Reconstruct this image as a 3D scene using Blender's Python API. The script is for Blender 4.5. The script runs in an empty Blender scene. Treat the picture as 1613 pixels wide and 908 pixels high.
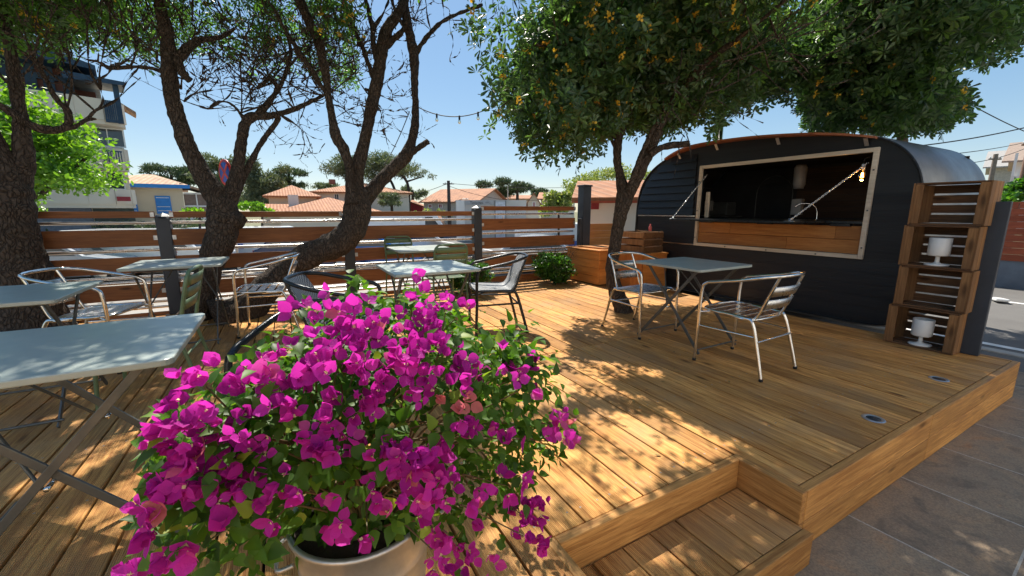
import bpy, math, random
import numpy as np
from mathutils import Vector, Matrix, Euler
R = math.radians
random.seed(7); rng = np.random.default_rng(7)
SC = bpy.context.scene; COL = SC.collection
# ---------------------------------------------------------------- camera
FPX, CX, CY, CAMZ = 650.0, 806.5, 454.0, 1.2      # focal length in photo pixels
PITCH, YAW = 10.63, 28.99
cd = bpy.data.cameras.new('camera'); cam = bpy.data.objects.new('camera', cd); COL.objects.link(cam)
cd.sensor_width = 36; cd.lens = FPX/1613*36; cd.clip_start = .05; cd.clip_end = 3000
cam.location = (0, 0, CAMZ); cam.rotation_euler = (R(90-PITCH), 0, R(-YAW)); SC.camera = cam
# ---------------------------------------------------------------- sky, sun, exposure
SUN_AZ, SUN_EL = 8.0, 55.0                        # azimuth clockwise from +Y
w = bpy.data.worlds.new('World'); SC.world = w; w.use_nodes = True
nt = w.node_tree; bg = nt.nodes['Background']
sky = nt.nodes.new('ShaderNodeTexSky'); sky.sky_type = 'NISHITA'; sky.sun_disc = False
sky.sun_elevation = R(SUN_EL); sky.sun_rotation = R(SUN_AZ); sky.altitude = 20
sky.air_density = 1.0; sky.dust_density = 0.3; sky.ozone_density = 3.0
gm = nt.nodes.new('ShaderNodeGamma'); gm.inputs[1].default_value = 0.5; nt.links.new(sky.outputs[0], gm.inputs[0])
hs = nt.nodes.new('ShaderNodeHueSaturation'); hs.inputs['Saturation'].default_value = 1.65; nt.links.new(gm.outputs[0], hs.inputs['Color'])
nt.links.new(hs.outputs[0], bg.inputs[0]); bg.inputs[1].default_value = 0.09
sd = bpy.data.lights.new('sun', 'SUN'); so = bpy.data.objects.new('sun', sd); COL.objects.link(so)
sd.energy = 2.25; sd.angle = R(0.53); sd.color = (1, .93, .82)
sv = Vector((math.sin(R(SUN_AZ))*math.cos(R(SUN_EL)), math.cos(R(SUN_AZ))*math.cos(R(SUN_EL)), math.sin(R(SUN_EL))))
so.rotation_euler = sv.to_track_quat('Z', 'Y').to_euler(); so.location = (0, 0, 20)
SC.view_settings.view_transform = 'Standard'; SC.view_settings.look = 'None'
SC.view_settings.exposure = 1.88; SC.view_settings.gamma = 1
# ---------------------------------------------------------------- photo pixel -> point helpers
cy_, sy_ = math.cos(R(YAW)), math.sin(R(YAW)); cp_, sp_ = math.cos(R(PITCH)), math.sin(R(PITCH))
def ray(x, y):
    a = (x-CX)/FPX; b = -(y-CY)/FPX
    f = cp_ + b*sp_; z = -sp_ + b*cp_
    return (a*cy_ + f*sy_, -a*sy_ + f*cy_, z)
def at(x, y, D):
    d = ray(x, y); t = D/math.hypot(d[0], d[1]); return Vector((d[0]*t, d[1]*t, CAMZ + d[2]*t))
def front(x, y, d):          # at forward distance d
    r = ray(x, y); t = d/(r[0]*sy_ + r[1]*cy_); return Vector((r[0]*t, r[1]*t, CAMZ + r[2]*t))
def proj(P):                 # numpy points -> pixels, depth
    P = np.asarray(P, float); a = P[:, 0]*cy_ - P[:, 1]*sy_; f = P[:, 0]*sy_ + P[:, 1]*cy_; z = P[:, 2]-CAMZ
    dep = f*cp_ - z*sp_; up = f*sp_ + z*cp_; dep_ = np.where(dep > .05, dep, .05)
    return CX + FPX*a/dep_, CY - FPX*up/dep_, dep
# ---------------------------------------------------------------- object helpers
ROOT = {}
def M_of(o): return ROOT.get(o.name, Matrix.Identity(4))
def tag(o, label=None, cat=None, group=None, kind=None):
    for k, v in (('label', label), ('category', cat), ('group', group), ('kind', kind)):
        if v: o[k] = v
    return o
def thing(name, label, cat, loc=(0, 0, 0), rz=0, group=None):
    o = bpy.data.objects.new(name, None); COL.objects.link(o); o.empty_display_size = .1
    o.location = loc; o.rotation_euler = (0, 0, rz); tag(o, label, cat, group)
    ROOT[o.name] = Matrix.Translation(Vector(loc)) @ Matrix.Rotation(rz, 4, 'Z'); return o
class MB:
    def __init__(s, M=None): s.v = []; s.f = []; s.r = []; s.sm = []; s.M = M
    def add(s, vs, fs, r=None, smooth=False):
        n = len(s.v)
        if s.M is not None: vs = [s.M @ Vector(p) for p in vs]
        s.v += [tuple(p) for p in vs]; s.f += [tuple(i+n for i in f) for f in fs]
        r = random.random() if r is None else r; s.r += [r]*len(fs); s.sm += [smooth]*len(fs); return s
    def box(s, c, d, rot=None, r=None, taper=1):
        x, y, z = [q/2 for q in d]; c = Vector(c)
        vs = [Vector((sx*x*(taper if sz > 0 else 1), sy*y*(taper if sz > 0 else 1), sz*z)) for sz in (-1, 1) for sy in (-1, 1) for sx in (-1, 1)]
        if rot is not None:
            Q = rot if isinstance(rot, Matrix) else Euler(rot).to_matrix(); vs = [Q @ p for p in vs]
        return s.add([p+c for p in vs], [(0, 2, 3, 1), (4, 5, 7, 6), (0, 1, 5, 4), (2, 6, 7, 3), (0, 4, 6, 2), (1, 3, 7, 5)], r)
    def span(s, a, b, r=None):
        return s.box([(a[i]+b[i])/2 for i in range(3)], [abs(b[i]-a[i]) for i in range(3)], r=r)
    def bar(s, a, b, wd, th, up=(0, 0, 1), r=None):
        a, b = Vector(a), Vector(b); d = (b-a); L = d.length; d.normalize(); u = Vector(up)
        x = d.cross(u)
        if x.length < 1e-4: x = d.cross(Vector((1, 0, 0)))
        x.normalize(); u = x.cross(d)
        Q = Matrix((x, d, u)).transposed(); return s.box((a+b)/2, (wd, L, th), Q, r)
    def tube(s, pts, rad, seg=10, closed=False, cap=True, jit=0, r=None):
        pts = [Vector(p) for p in pts]; n = len(pts)
        rad = [rad]*n if isinstance(rad, (int, float)) else rad
        vs = []; u = None
        for i, p in enumerate(pts):
            if closed: t = pts[(i+1) % n]-pts[i-1]
            else: t = pts[min(i+1, n-1)]-pts[max(i-1, 0)]
            t.normalize()
            if u is None:
                u = t.cross(Vector((0, 0, 1)))
                if u.length < .05: u = t.cross(Vector((1, 0, 0)))
            u = u - t*u.dot(t); u.normalize(); w2 = t.cross(u)
            for k in range(seg):
                a = 2*math.pi*k/seg; rr = rad[i]*(1+(random.uniform(-jit, jit) if jit else 0))
                vs.append(p + (u*math.cos(a)+w2*math.sin(a))*rr)
        fs = []
        for i in range(n if closed else n-1):
            j = (i+1) % n
            for k in range(seg): fs.append((i*seg+k, i*seg+(k+1) % seg, j*seg+(k+1) % seg, j*seg+k))
        s.add(vs, fs, r, True)
        if cap and not closed: s.add(vs[:seg], [tuple(range(seg))[::-1]], r); s.add(vs[-seg:], [tuple(range(seg))], r)
        return s
    def lathe(s, prof, c=(0, 0, 0), seg=24, r=None, smooth=True):
        c = Vector(c); vs = [c+Vector((q*math.cos(2*math.pi*k/seg), q*math.sin(2*math.pi*k/seg), z)) for q, z in prof for k in range(seg)]
        fs = [(i*seg+k, i*seg+(k+1) % seg, (i+1)*seg+(k+1) % seg, (i+1)*seg+k) for i in range(len(prof)-1) for k in range(seg)]
        return s.add(vs, fs, r, smooth)
    def prism(s, poly, o, X, Y, Z, r=None):          # poly in (X,Y), extruded by Z
        o, X, Y, Z = map(Vector, (o, X, Y, Z)); n = len(poly)
        a = [o+X*p[0]+Y*p[1] for p in poly]; vs = a+[q+Z for q in a]
        fs = [tuple(range(n))[::-1], tuple(range(n, 2*n))]+[(i, (i+1) % n, n+(i+1) % n, n+i) for i in range(n)]
        return s.add(vs, fs, r)
    def build(s, name, mt, parent=None, world=False, bevel=0, sub=0):
        me = bpy.data.meshes.new(name); vs = s.v
        if world and parent is not None:
            I = M_of(parent).inverted(); vs = [tuple(I @ Vector(p)) for p in vs]
        me.from_pydata(vs, [], s.f); me.validate()
        if len(me.polygons) == len(s.f):
            me.polygons.foreach_set('use_smooth', s.sm)
            at_ = me.attributes.new('rnd', 'FLOAT', 'FACE'); at_.data.foreach_set('value', s.r)
        me.materials.append(mt); o = bpy.data.objects.new(name, me); COL.objects.link(o)
        if parent is not None: o.parent = parent; ROOT[o.name] = M_of(parent)
        if bevel:
            m = o.modifiers.new('bevel', 'BEVEL'); m.width = bevel; m.segments = 2; m.limit_method = 'ANGLE'; m.harden_normals = False
        if sub:
            m = o.modifiers.new('sub', 'SUBSURF'); m.levels = sub; m.render_levels = sub
        return o
def copy_tree(o, parent=None):
    c = o.copy(); COL.objects.link(c); c.parent = parent
    for ch in list(o.children): copy_tree(ch, c)
    return c
def place(proto, loc, rz, label, first):
    o = proto if first else copy_tree(proto)
    o.location = loc; o.rotation_euler = (0, 0, R(rz)); o['label'] = label; return o
def smoothpath(pts, n=6, closed=False):      # Catmull-Rom
    P = [Vector(p) for p in pts]; out = []; N = len(P)
    for i in range(N if closed else N-1):
        g = (lambda k: P[k % N]) if closed else (lambda k: P[max(0, min(N-1, k))])
        a, b, c, d = g(i-1), g(i), g(i+1), g(i+2)
        for k in range(n):
            t = k/n; out.append(.5*((2*b)+(c-a)*t+(2*a-5*b+4*c-d)*t*t+(3*b-a-3*c+d)*t**3))
    if not closed: out.append(P[-1])
    return out
# ---------------------------------------------------------------- materials
def newmat(name):
    m = bpy.data.materials.new(name); m.use_nodes = True; t = m.node_tree; return m, t, t.nodes['Principled BSDF']
class G:                                     # tiny node graph helper
    def __init__(s, t): s.t = t
    def n(s, ty, ins=None, **kw):
        x = s.t.nodes.new(ty)
        for k, v in kw.items(): setattr(x, k, v)
        for k, v in (ins or {}).items():
            if hasattr(v, 'links') or hasattr(v, 'is_linked'): s.t.links.new(v, x.inputs[k])
            else: x.inputs[k].default_value = v
        return x
    def m(s, op, a, b=0, c=0, clamp=False):
        x = s.n('ShaderNodeMath', {0: a, 1: b, 2: c}, operation=op); x.use_clamp = clamp; return x.outputs[0]
    def mix(s, f, a, b, mode='MIX'):
        x = s.n('ShaderNodeMix', data_type='RGBA', blend_type=mode)
        for i, v in ((0, f), (6, a), (7, b)):
            if hasattr(v, 'is_linked'): s.t.links.new(v, x.inputs[i])
            else: x.inputs[i].default_value = v if i == 0 else (*v[:3], 1)
        return x.outputs[2]
    def ramp(s, f, pts):
        x = s.n('ShaderNodeValToRGB'); s.t.links.new(f, x.inputs[0]); e = x.color_ramp.elements
        while len(e) < len(pts): e.new(.5)
        for i, (p, c) in enumerate(pts): e[i].position = p; e[i].color = (*c, 1) if not isinstance(c, (int, float)) else (c, c, c, 1)
        return x.outputs[0]
    def noise(s, vec, scale, detail=4, rough=.55, dist=0):
        x = s.n('ShaderNodeTexNoise', {'Scale': scale, 'Detail': detail, 'Roughness': rough, 'Distortion': dist})
        s.t.links.new(vec, x.inputs['Vector']); return x.outputs['Fac']
def setp(p, **kw):
    for k, v in kw.items():
        k = {'rough': 'Roughness', 'metal': 'Metallic', 'spec': 'Specular IOR Level', 'coat': 'Coat Weight', 'trans': 'Transmission Weight', 'ior': 'IOR'}[k]; p.inputs[k].default_value = v
def simple(name, col, rough=.6, metal=0, col2=None, ns=8, amt=1, bump=0, bs=60, rv=0, spec=.5, coat=0, stretch=(1, 1, 1)):
    m, t, p = newmat(name); g = G(t); tc = g.n('ShaderNodeTexCoord').outputs['Object']
    mp = g.n('ShaderNodeMapping', {'Vector': tc, 'Scale': stretch}).outputs[0]
    col2 = col2 or tuple(c*.75 for c in col)
    f = g.ramp(g.noise(mp, ns, 6, .6), [(.35, 0.0), (.65, 1.0)])
    c = g.mix(g.m('MULTIPLY', f, amt), col, col2)
    if rv:
        a = g.n('ShaderNodeAttribute', attribute_name='rnd').outputs['Fac']
        c = g.mix(1, c, g.n('ShaderNodeCombineColor', {0: g.m('MULTIPLY_ADD', a, rv*2, 1-rv), 1: g.m('MULTIPLY_ADD', a, rv*2, 1-rv), 2: g.m('MULTIPLY_ADD', a, rv*2, 1-rv)}).outputs[0], 'MULTIPLY')
    t.links.new(c, p.inputs['Base Color']); setp(p, rough=rough, metal=metal, spec=spec, coat=coat)
    rr = g.m('MULTIPLY_ADD', f, .12, max(0.02, rough-.06)); t.links.new(rr, p.inputs['Roughness'])
    if bump:
        b = g.n('ShaderNodeBump', {'Height': g.noise(mp, bs, 5, .6), 'Strength': bump, 'Distance': .03 if name == 'bark' else .01}); t.links.new(b.outputs[0], p.inputs['Normal'])
    return m
def wood(name, ca, cb, ax='y', fine=1.0, rough=.6, knot=.8, groove=0, screws=False, rv=.25, weather=None, spec=.3):
    m, t, p = newmat(name); g = G(t); tc = g.n('ShaderNodeTexCoord').outputs['Object']
    rnd = g.n('ShaderNodeAttribute', attribute_name='rnd').outputs['Fac']
    off = g.n('ShaderNodeCombineXYZ', {0: g.m('MULTIPLY', rnd, 37.), 1: g.m('MULTIPLY', rnd, 91.), 2: g.m('MULTIPLY', rnd, 53.)}).outputs[0]
    v = g.n('ShaderNodeVectorMath', {0: tc, 1: off}, operation='ADD').outputs[0]
    st = {'x': (1.1, 22, 22), 'y': (22, 1.1, 22), 'z': (22, 22, 1.1)}[ax]; kt = {'x': (2.2, 7, 7), 'y': (7, 2.2, 7), 'z': (7, 7, 2.2)}[ax]
    v1 = g.n('ShaderNodeMapping', {'Vector': v, 'Scale': tuple(q*fine for q in st)}).outputs[0]
    v2 = g.n('ShaderNodeMapping', {'Vector': v, 'Scale': kt}).outputs[0]
    ge = g.noise(v1, 2.4, 7, .7, .8); gf = g.noise(v1, 9, 3, .6, .2)
    vo = g.n('ShaderNodeTexVoronoi', {'Vector': v2, 'Scale': 1.0, 'Randomness': 1.0}); vd = vo.outputs['Distance']
    kn = g.ramp(vd, [(.06, 1.0), (.17, 0.0)])
    sel = g.m('GREATER_THAN', g.n('ShaderNodeSeparateColor', {0: vo.outputs['Color']}).outputs[0], .45); kn = g.m('MULTIPLY', kn, sel)
    big = g.noise(v2, .6, 3, .5)
    f = g.m('ADD', g.m('MULTIPLY', ge, .75), g.m('MULTIPLY', gf, .25)); f = g.ramp(f, [(.38, 0.0), (.60, 1.0)])
    c = g.mix(f, ca, cb); c = g.mix(g.m('MULTIPLY', g.ramp(big, [(.4, 0.0), (.7, 1.0)]), .45), c, tuple(q*.6 for q in cb))
    if weather: c = g.mix(g.m('MULTIPLY', g.ramp(g.noise(tc, 2.2, 5, .6), [(.45, 0.0), (.7, 1.0)]), .6), c, weather)
    val = g.m('MULTIPLY_ADD', rnd, 2*rv, 1-rv)
    c = g.mix(1, c, g.n('ShaderNodeCombineColor', {0: val, 1: val, 2: val}).outputs[0], 'MULTIPLY')
    c = g.mix(g.m('MULTIPLY', kn, knot), c, tuple(q*.28 for q in cb))
    h = g.m('ADD', g.m('MULTIPLY', f, -.25), g.m('MULTIPLY', kn, -.3))
    if groove or screws:
        s = g.n('ShaderNodeSeparateXYZ', {0: tc})
        gx = g.m('SINE', g.m('MULTIPLY', s.outputs[0], 2*math.pi/.0068)); h = g.m('ADD', h, g.m('MULTIPLY', gx, groove))
    if screws:
        bx = g.m('MODULO', g.m('ADD', s.outputs[0], 20*.157), .157); dx = g.m('SUBTRACT', g.m('ABSOLUTE', g.m('SUBTRACT', bx, .0785)), .045)
        by = g.m('SUBTRACT', g.m('MODULO', g.m('ADD', s.outputs[1], 10.), .52), .26)
        d = g.m('SQRT', g.m('ADD', g.m('MULTIPLY', dx, dx), g.m('MULTIPLY', by, by)))
        ring = g.m('MULTIPLY', g.m('LESS_THAN', d, .0042), 1); core = g.m('LESS_THAN', d, .0018)
        c = g.mix(ring, c, (.45, .42, .38)); c = g.mix(core, c, (.05, .04, .03))
    t.links.new(c, p.inputs['Base Color']); setp(p, spec=spec)
    t.links.new(g.m('MULTIPLY_ADD', f, -.12, rough+.05), p.inputs['Roughness'])
    b = g.n('ShaderNodeBump', {'Height': h, 'Strength': .5, 'Distance': .004}); t.links.new(b.outputs[0], p.inputs['Normal'])
    return m
def leafmat(name, c1, c2, c3=None, rough=.4, trl=.35, tcol=None, spec=.5):
    m, t, p = newmat(name); g = G(t); rnd = g.n('ShaderNodeAttribute', attribute_name='rnd').outputs['Fac']
    c = g.ramp(rnd, [(0, c1), (.75, c2), (.97, c3 or c2)]); t.links.new(c, p.inputs['Base Color']); setp(p, rough=rough, spec=spec)
    tr = g.n('ShaderNodeBsdfTranslucent'); t.links.new(g.mix(1, c, tcol or (2.2, 2.4, .9), 'MULTIPLY'), tr.inputs[0])
    mx = g.n('ShaderNodeMixShader', {0: trl}); t.links.new(p.outputs[0], mx.inputs[1]); t.links.new(tr.outputs[0], mx.inputs[2])
    t.links.new(mx.outputs[0], t.nodes['Material Output'].inputs[0]); return m
MT = {}
MT['deck'] = wood('deck_wood', (.86, .47, .15), (.38, .15, .038), 'y', 1.0, .66, .9, .6, True, .27, (.40, .25, .13), spec=.2)
MT['deckx'] = wood('edging_wood', (.68, .36, .115), (.34, .15, .042), 'x', 1.0, .6, .8)
MT['decky'] = wood('edging_wood_long', (.68, .36, .115), (.34, .15, .042), 'y', 1.0, .6, .8)
MT['fence'] = wood('fence_wood', (.37, .15, .055), (.22, .078, .028), 'x', .8, .55, .9, rv=.2)
MT['hatchw'] = wood('panel_wood', (.55, .26, .08), (.36, .14, .04), 'y', .9, .5, .9, rv=.2)
MT['boxw'] = wood('bench_wood', (.66, .29, .075), (.48, .18, .045), 'y', .7, .5, .7, rv=.15)
MT['boxx'] = wood('bench_wood_across', (.66, .29, .075), (.48, .18, .045), 'x', .7, .5, .7, rv=.15)
MT['crate'] = wood('crate_wood', (.25, .13, .06), (.11, .052, .024), 'y', .8, .75, .8, rv=.3, weather=(.07, .05, .035))  # darker than the end boards: shade inside the crates put into the colour
MT['cratez'] = wood('crate_post_wood', (.38, .20, .085), (.21, .10, .04), 'z', .8, .75, .8, rv=.3, weather=(.12, .08, .05))  # paler, more orange: light on the end boards put into the colour
MT['visor'] = wood('visor_wood', (.40, .15, .065), (.28, .09, .04), 'y', .6, .6, .3, rv=.1)
MT['framew'] = wood('frame_wood', (.74, .66, .54), (.60, .51, .39), 'y', .8, .6, .3, rv=.08)
MT['under'] = simple('dark_soil', (.03, .025, .02), .9)
MT['post'] = simple('anthracite_paint', (.035, .045, .062), .45, 0, (.022, .028, .04), 3, .8, .15, 90)
MT['steel'] = simple('brushed_steel', (.62, .60, .57), .28, .95, (.45, .44, .42), 5, .7, .05, 40)
MT['alu'] = simple('polished_aluminium', (.80, .79, .77), .16, 1.0, (.62, .61, .59), 10, .6)
MT['aluflat'] = simple('aluminium_slat', (.74, .73, .71), .30, 1.0, (.60, .59, .57), 30, .6)
MT['rubber'] = simple('black_rubber', (.02, .02, .02), .7)
MT['table'] = simple('grey_green_table_paint', (.38, .43, .395), .34, .0, (.35, .40, .37), 6, .5, 0, 20)
MT['tleg'] = simple('grey_leg_paint', (.13, .14, .14), .42, .5, (.09, .10, .10), 12, .8, .1, 150)
MT['green'] = simple('sage_green_metal', (.13, .20, .10), .4, 0, (.10, .155, .08), 8, .8)
MT['blackt'] = simple('dark_tube', (.035, .04, .045), .3, .6, (.02, .022, .025), 8, .7)
MT['van'] = simple('matt_black_boards', (.020, .0215, .025), .42, 0, (.012, .014, .018), 3, .9, .35, 14, spec=.35, stretch=(1, .25, 4))
MT['vandark'] = simple('van_interior_dark', (.02, .02, .024), .7, 0, (.012, .012, .014), 4, .8)
MT['roof'] = simple('brushed_roof_sheet', (.27, .285, .30), .5, .8, (.20, .21, .225), 2.5, .8, .08, 8)
MT['white'] = simple('white_plastic', (.78, .78, .77), .35, 0, (.70, .70, .69), 4, .6)
MT['zinc'] = simple('galvanised_zinc', (.58, .60, .62), .38, .75, (.42, .44, .46), 14, .9, .1, 25)
MT['soil'] = simple('potting_soil', (.035, .025, .018), .95, 0, None, 30, 1, .8, 60)
MT['render'] = simple('white_render', (.74, .72, .67), .85, 0, (.66, .64, .59), .8, .8, .15, 30)
MT['beige'] = simple('beige_render', (.66, .56, .40), .85, 0, (.58, .48, .35), .6, .8, .1, 30)
MT['cream'] = simple('cream_render', (.70, .64, .50), .85, 0, (.60, .55, .44), .5, .8)
MT['blue'] = simple('blue_shutter_paint', (.02, .22, .62), .45, 0, (.018, .19, .55), 4)
MT['darkblue'] = simple('petrol_blue_timber', (.010, .045, .085), .5, 0, (.008, .03, .06), 4)
MT['creamr'] = simple('aged_cream_render', (.62, .57, .46), .85, 0, (.52, .47, .37), .5, .8, .1, 30)
MT['red'] = simple('dark_red_paint', (.30, .02, .03), .5)
MT['glass'] = simple('dark_window_glass', (.05, .06, .07), .06, 0, (.04, .05, .06), 2, spec=.8)
MT['asphalt'] = simple('pale_asphalt', (.155, .15, .14), .9, 0, (.115, .11, .105), .7, .9, .5, 120)
MT['lot'] = simple('pale_concrete', (.34, .31, .27), .9, 0, (.27, .25, .22), .35, .9, .3, 60)
MT['grass'] = simple('dry_grass_ground', (.13, .14, .06), .95, 0, (.20, .17, .09), .3, .9)
MT['paint'] = simple('road_paint', (.78, .78, .76), .7, 0, (.6, .6, .58), 6)
MT['kerb'] = simple('kerb_stone', (.42, .40, .37), .85, 0, (.33, .32, .3), 4, .9, .3, 60)
MT['brick'] = simple('dark_red_brick', (.25, .10, .07), .85, 0, (.19, .08, .06), 6)
def barkmat(name, ca, cb):
    m, t, p = newmat(name); g = G(t); tc = g.n('ShaderNodeTexCoord').outputs['Object']
    wv = g.n('ShaderNodeTexNoise', {'Vector': tc, 'Scale': 5.0, 'Detail': 3}).outputs['Color']
    v = g.n('ShaderNodeVectorMath', {0: tc, 1: g.n('ShaderNodeVectorMath', {0: wv, 'Scale': .16}, operation='SCALE').outputs[0]}, operation='ADD').outputs[0]
    mp = g.n('ShaderNodeMapping', {'Vector': v, 'Scale': (1, 1, .38)}).outputs[0]
    vo = g.n('ShaderNodeTexVoronoi', {'Vector': mp, 'Scale': 34.0}, feature='DISTANCE_TO_EDGE').outputs['Distance']
    cr = g.ramp(vo, [(.0, 0.0), (.22, 1.0)]); n = g.noise(mp, 55, 6, .7); n2 = g.noise(tc, 3.5, 5, .6)
    c = g.mix(cr, cb, ca); c = g.mix(g.m('MULTIPLY', g.ramp(n, [(.4, 0.0), (.65, 1.0)]), .55), c, tuple(q*1.7 for q in ca)); c = g.mix(g.ramp(n2, [(.45, 0.0), (.7, .6)]), c, tuple(q*.6 for q in ca))
    t.links.new(c, p.inputs['Base Color']); setp(p, rough=.93, spec=.12)
    b = g.n('ShaderNodeBump', {'Height': g.m('ADD', g.m('MULTIPLY', cr, .7), g.m('MULTIPLY', n, .5)), 'Strength': .9, 'Distance': .02}); t.links.new(b.outputs[0], p.inputs['Normal']); return m
MT['bark'] = barkmat('bark', (.092, .072, .058), (.026, .021, .018))
def tilemat(name, ca, cb, sx, sz, rough=.75, ax='x'):      # barrel tile roof: uses uv-free object coords
    m, t, p = newmat(name); g = G(t); tc = g.n('ShaderNodeTexCoord').outputs['Object']; s = g.n('ShaderNodeSeparateXYZ', {0: tc})
    rnd = g.n('ShaderNodeTexWhiteNoise', {'Vector': g.n('ShaderNodeCombineXYZ', {0: g.m('FLOOR', g.m('MULTIPLY', s.outputs[0], 1/sx)), 1: g.m('FLOOR', g.m('MULTIPLY', s.outputs[2], 1/sz)), 2: g.m('FLOOR', g.m('MULTIPLY', s.outputs[1], .5/sx))}).outputs[0]}).outputs[0]
    c = g.mix(rnd, ca, cb); n = g.noise(tc, .8, 5); c = g.mix(g.m('MULTIPLY', g.ramp(n, [(.45, 0.0), (.7, 1.0)]), .4), c, tuple(q*.55 for q in cb))
    h = g.m('ABSOLUTE', g.m('SINE', g.m('MULTIPLY', s.outputs[0 if ax == 'x' else 1], math.pi/sx))); h2 = g.m('FRACT', g.m('MULTIPLY', s.outputs[2], 1/sz))
    t.links.new(c, p.inputs['Base Color']); setp(p, rough=rough)
    b = g.n('ShaderNodeBump', {'Height': g.m('SUBTRACT', h, g.m('MULTIPLY', h2, .5)), 'Strength': .9, 'Distance': .06}); t.links.new(b.outputs[0], p.inputs['Normal']); return m
MT['tiles'] = tilemat('terracotta_roof', (.46, .19, .075), (.34, .13, .05), .22, .14)
MT['tilesp'] = tilemat('pale_terracotta_roof', (.50, .33, .20), (.38, .22, .13), .24, .16)
def slate():
    m, t, p = newmat('slate_paving'); g = G(t); tc = g.n('ShaderNodeTexCoord').outputs['Object']
    mp = g.n('ShaderNodeMapping', {'Vector': tc, 'Rotation': (0, 0, R(-3.4)), 'Location': (.08, -.12, 0)}).outputs[0]
    s = g.n('ShaderNodeSeparateXYZ', {0: mp}); S = .62
    ix = g.m('FLOOR', g.m('MULTIPLY', s.outputs[0], 1/S)); iy = g.m('FLOOR', g.m('MULTIPLY', s.outputs[1], 1/S))
    fx = g.m('ABSOLUTE', g.m('SUBTRACT', g.m('FRACT', g.m('MULTIPLY', s.outputs[0], 1/S)), .5)); fy = g.m('ABSOLUTE', g.m('SUBTRACT', g.m('FRACT', g.m('MULTIPLY', s.outputs[1], 1/S)), .5))
    ed = g.m('GREATER_THAN', g.m('MAXIMUM', fx, fy), .4925)
    wn = g.n('ShaderNodeTexWhiteNoise', {'Vector': g.n('ShaderNodeCombineXYZ', {0: ix, 1: iy, 2: 0.}).outputs[0]})
    v = g.n('ShaderNodeVectorMath', {0: mp, 1: wn.outputs['Color']}, operation='ADD').outputs[0]
    n1 = g.noise(v, 3.2, 8, .62, 1.2); n2 = g.noise(v, 11, 6, .7, .6); n3 = g.noise(v, 1.7, 5, .6, .8)
    c = g.ramp(n1, [(.30, (.13, .11, .085)), (.45, (.30, .225, .155)), (.58, (.38, .27, .17)), (.72, (.46, .25, .12))])
    c = g.mix(g.ramp(n3, [(.4, 0.0), (.65, .7)]), c, (.34, .28, .20)); c = g.mix(g.ramp(n2, [(.5, 0.0), (.7, .55)]), c, (.11, .095, .08))
    c = g.mix(ed, c, (.50, .46, .40)); t.links.new(c, p.inputs['Base Color']); setp(p, rough=.68, spec=.25)
    c = g.mix(g.m('MULTIPLY', g.ramp(g.noise(mp, 90, 4, .7), [(.4, 0.0), (.6, 1.0)]), .35), c, (.07, .065, .06)); t.links.new(c, p.inputs['Base Color'])
    h = g.m('ADD', g.m('ADD', g.m('MULTIPLY', n2, .6), g.m('MULTIPLY', g.noise(mp, 60, 5, .7), .5)), g.m('MULTIPLY', ed, -.6)); b = g.n('ShaderNodeBump', {'Height': h, 'Strength': .7, 'Distance': .006}); t.links.new(b.outputs[0], p.inputs['Normal']); return m
MT['slate'] = slate()
def weave():
    m, t, p = newmat('woven_resin'); g = G(t); tc = g.n('ShaderNodeTexCoord').outputs['Object']; s = g.n('ShaderNodeSeparateXYZ', {0: tc})
    a = g.m('SINE', g.m('MULTIPLY', s.outputs[0], 2*math.pi/.022)); q = g.m('ADD', s.outputs[1], s.outputs[2])
    b = g.m('SINE', g.m('MULTIPLY', q, 2*math.pi/.016)); f = g.m('MULTIPLY_ADD', g.m('MULTIPLY', a, b), .5, .5)
    c = g.ramp(f, [(.35, (.03, .032, .036)), (.6, (.42, .43, .44))]); t.links.new(c, p.inputs['Base Color']); setp(p, rough=.4)
    bb = g.n('ShaderNodeBump', {'Height': f, 'Strength': .6, 'Distance': .004}); t.links.new(bb.outputs[0], p.inputs['Normal']); return m
MT['weave'] = weave()
def emis(name, col, st):
    m, t, p = newmat(name); p.inputs['Base Color'].default_value = (*col, 1); p.inputs['Emission Color'].default_value = (*col, 1); p.inputs['Emission Strength'].default_value = st; return m
MT['bulb'] = emis('glowing_filament', (1, .42, .06), 9)
m, t, p = newmat('clear_glass'); p.inputs['Base Color'].default_value = (1, .85, .6, 1); setp(p, rough=.03, trans=1, ior=1.3); MT['clear'] = m
MT['pitto'] = leafmat('pittosporum_leaf', (.034, .072, .036), (.074, .14, .052), (.13, .23, .065), .36, .36)
MT['pittol'] = leafmat('pittosporum_leaf_light', (.034, .08, .024), (.08, .17, .036), (.16, .29, .055), .38, .44)
MT['lime'] = leafmat('fresh_green_leaf', (.09, .20, .02), (.17, .33, .03), (.26, .42, .05), .4, .45, (1.6, 1.7, .6))
MT['yellowg'] = leafmat('yellow_green_leaf', (.16, .22, .05), (.26, .32, .09), (.36, .36, .14), .5, .4, (1.4, 1.4, .7))
MT['bush'] = leafmat('glossy_bush_leaf', (.03, .085, .015), (.06, .17, .02), (.20, .36, .04), .35, .3)
MT['pine'] = leafmat('pine_needles', (.08, .105, .055), (.14, .17, .085), (.2, .22, .12), .6, .25, (1.4, 1.5, .9))
MT['darkpine'] = leafmat('dark_needles', (.04, .07, .035), (.075, .115, .05), (.11, .15, .07), .6, .2, (1.4, 1.5, .9))
MT['bougl'] = leafmat('bougainvillea_leaf', (.030, .075, .010), (.085, .185, .018), (.28, .34, .045), .5, .34, spec=.3)
MT['bract'] = leafmat('magenta_bract', (.36, .012, .25), (.66, .045, .50), (.62, .20, .20), .62, .46, (1.3, 1.1, 1.2), .25)
bm = MT['bract']; bt = bm.node_tree; gb = G(bt); tcb = gb.n('ShaderNodeTexCoord').outputs['Object']
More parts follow.
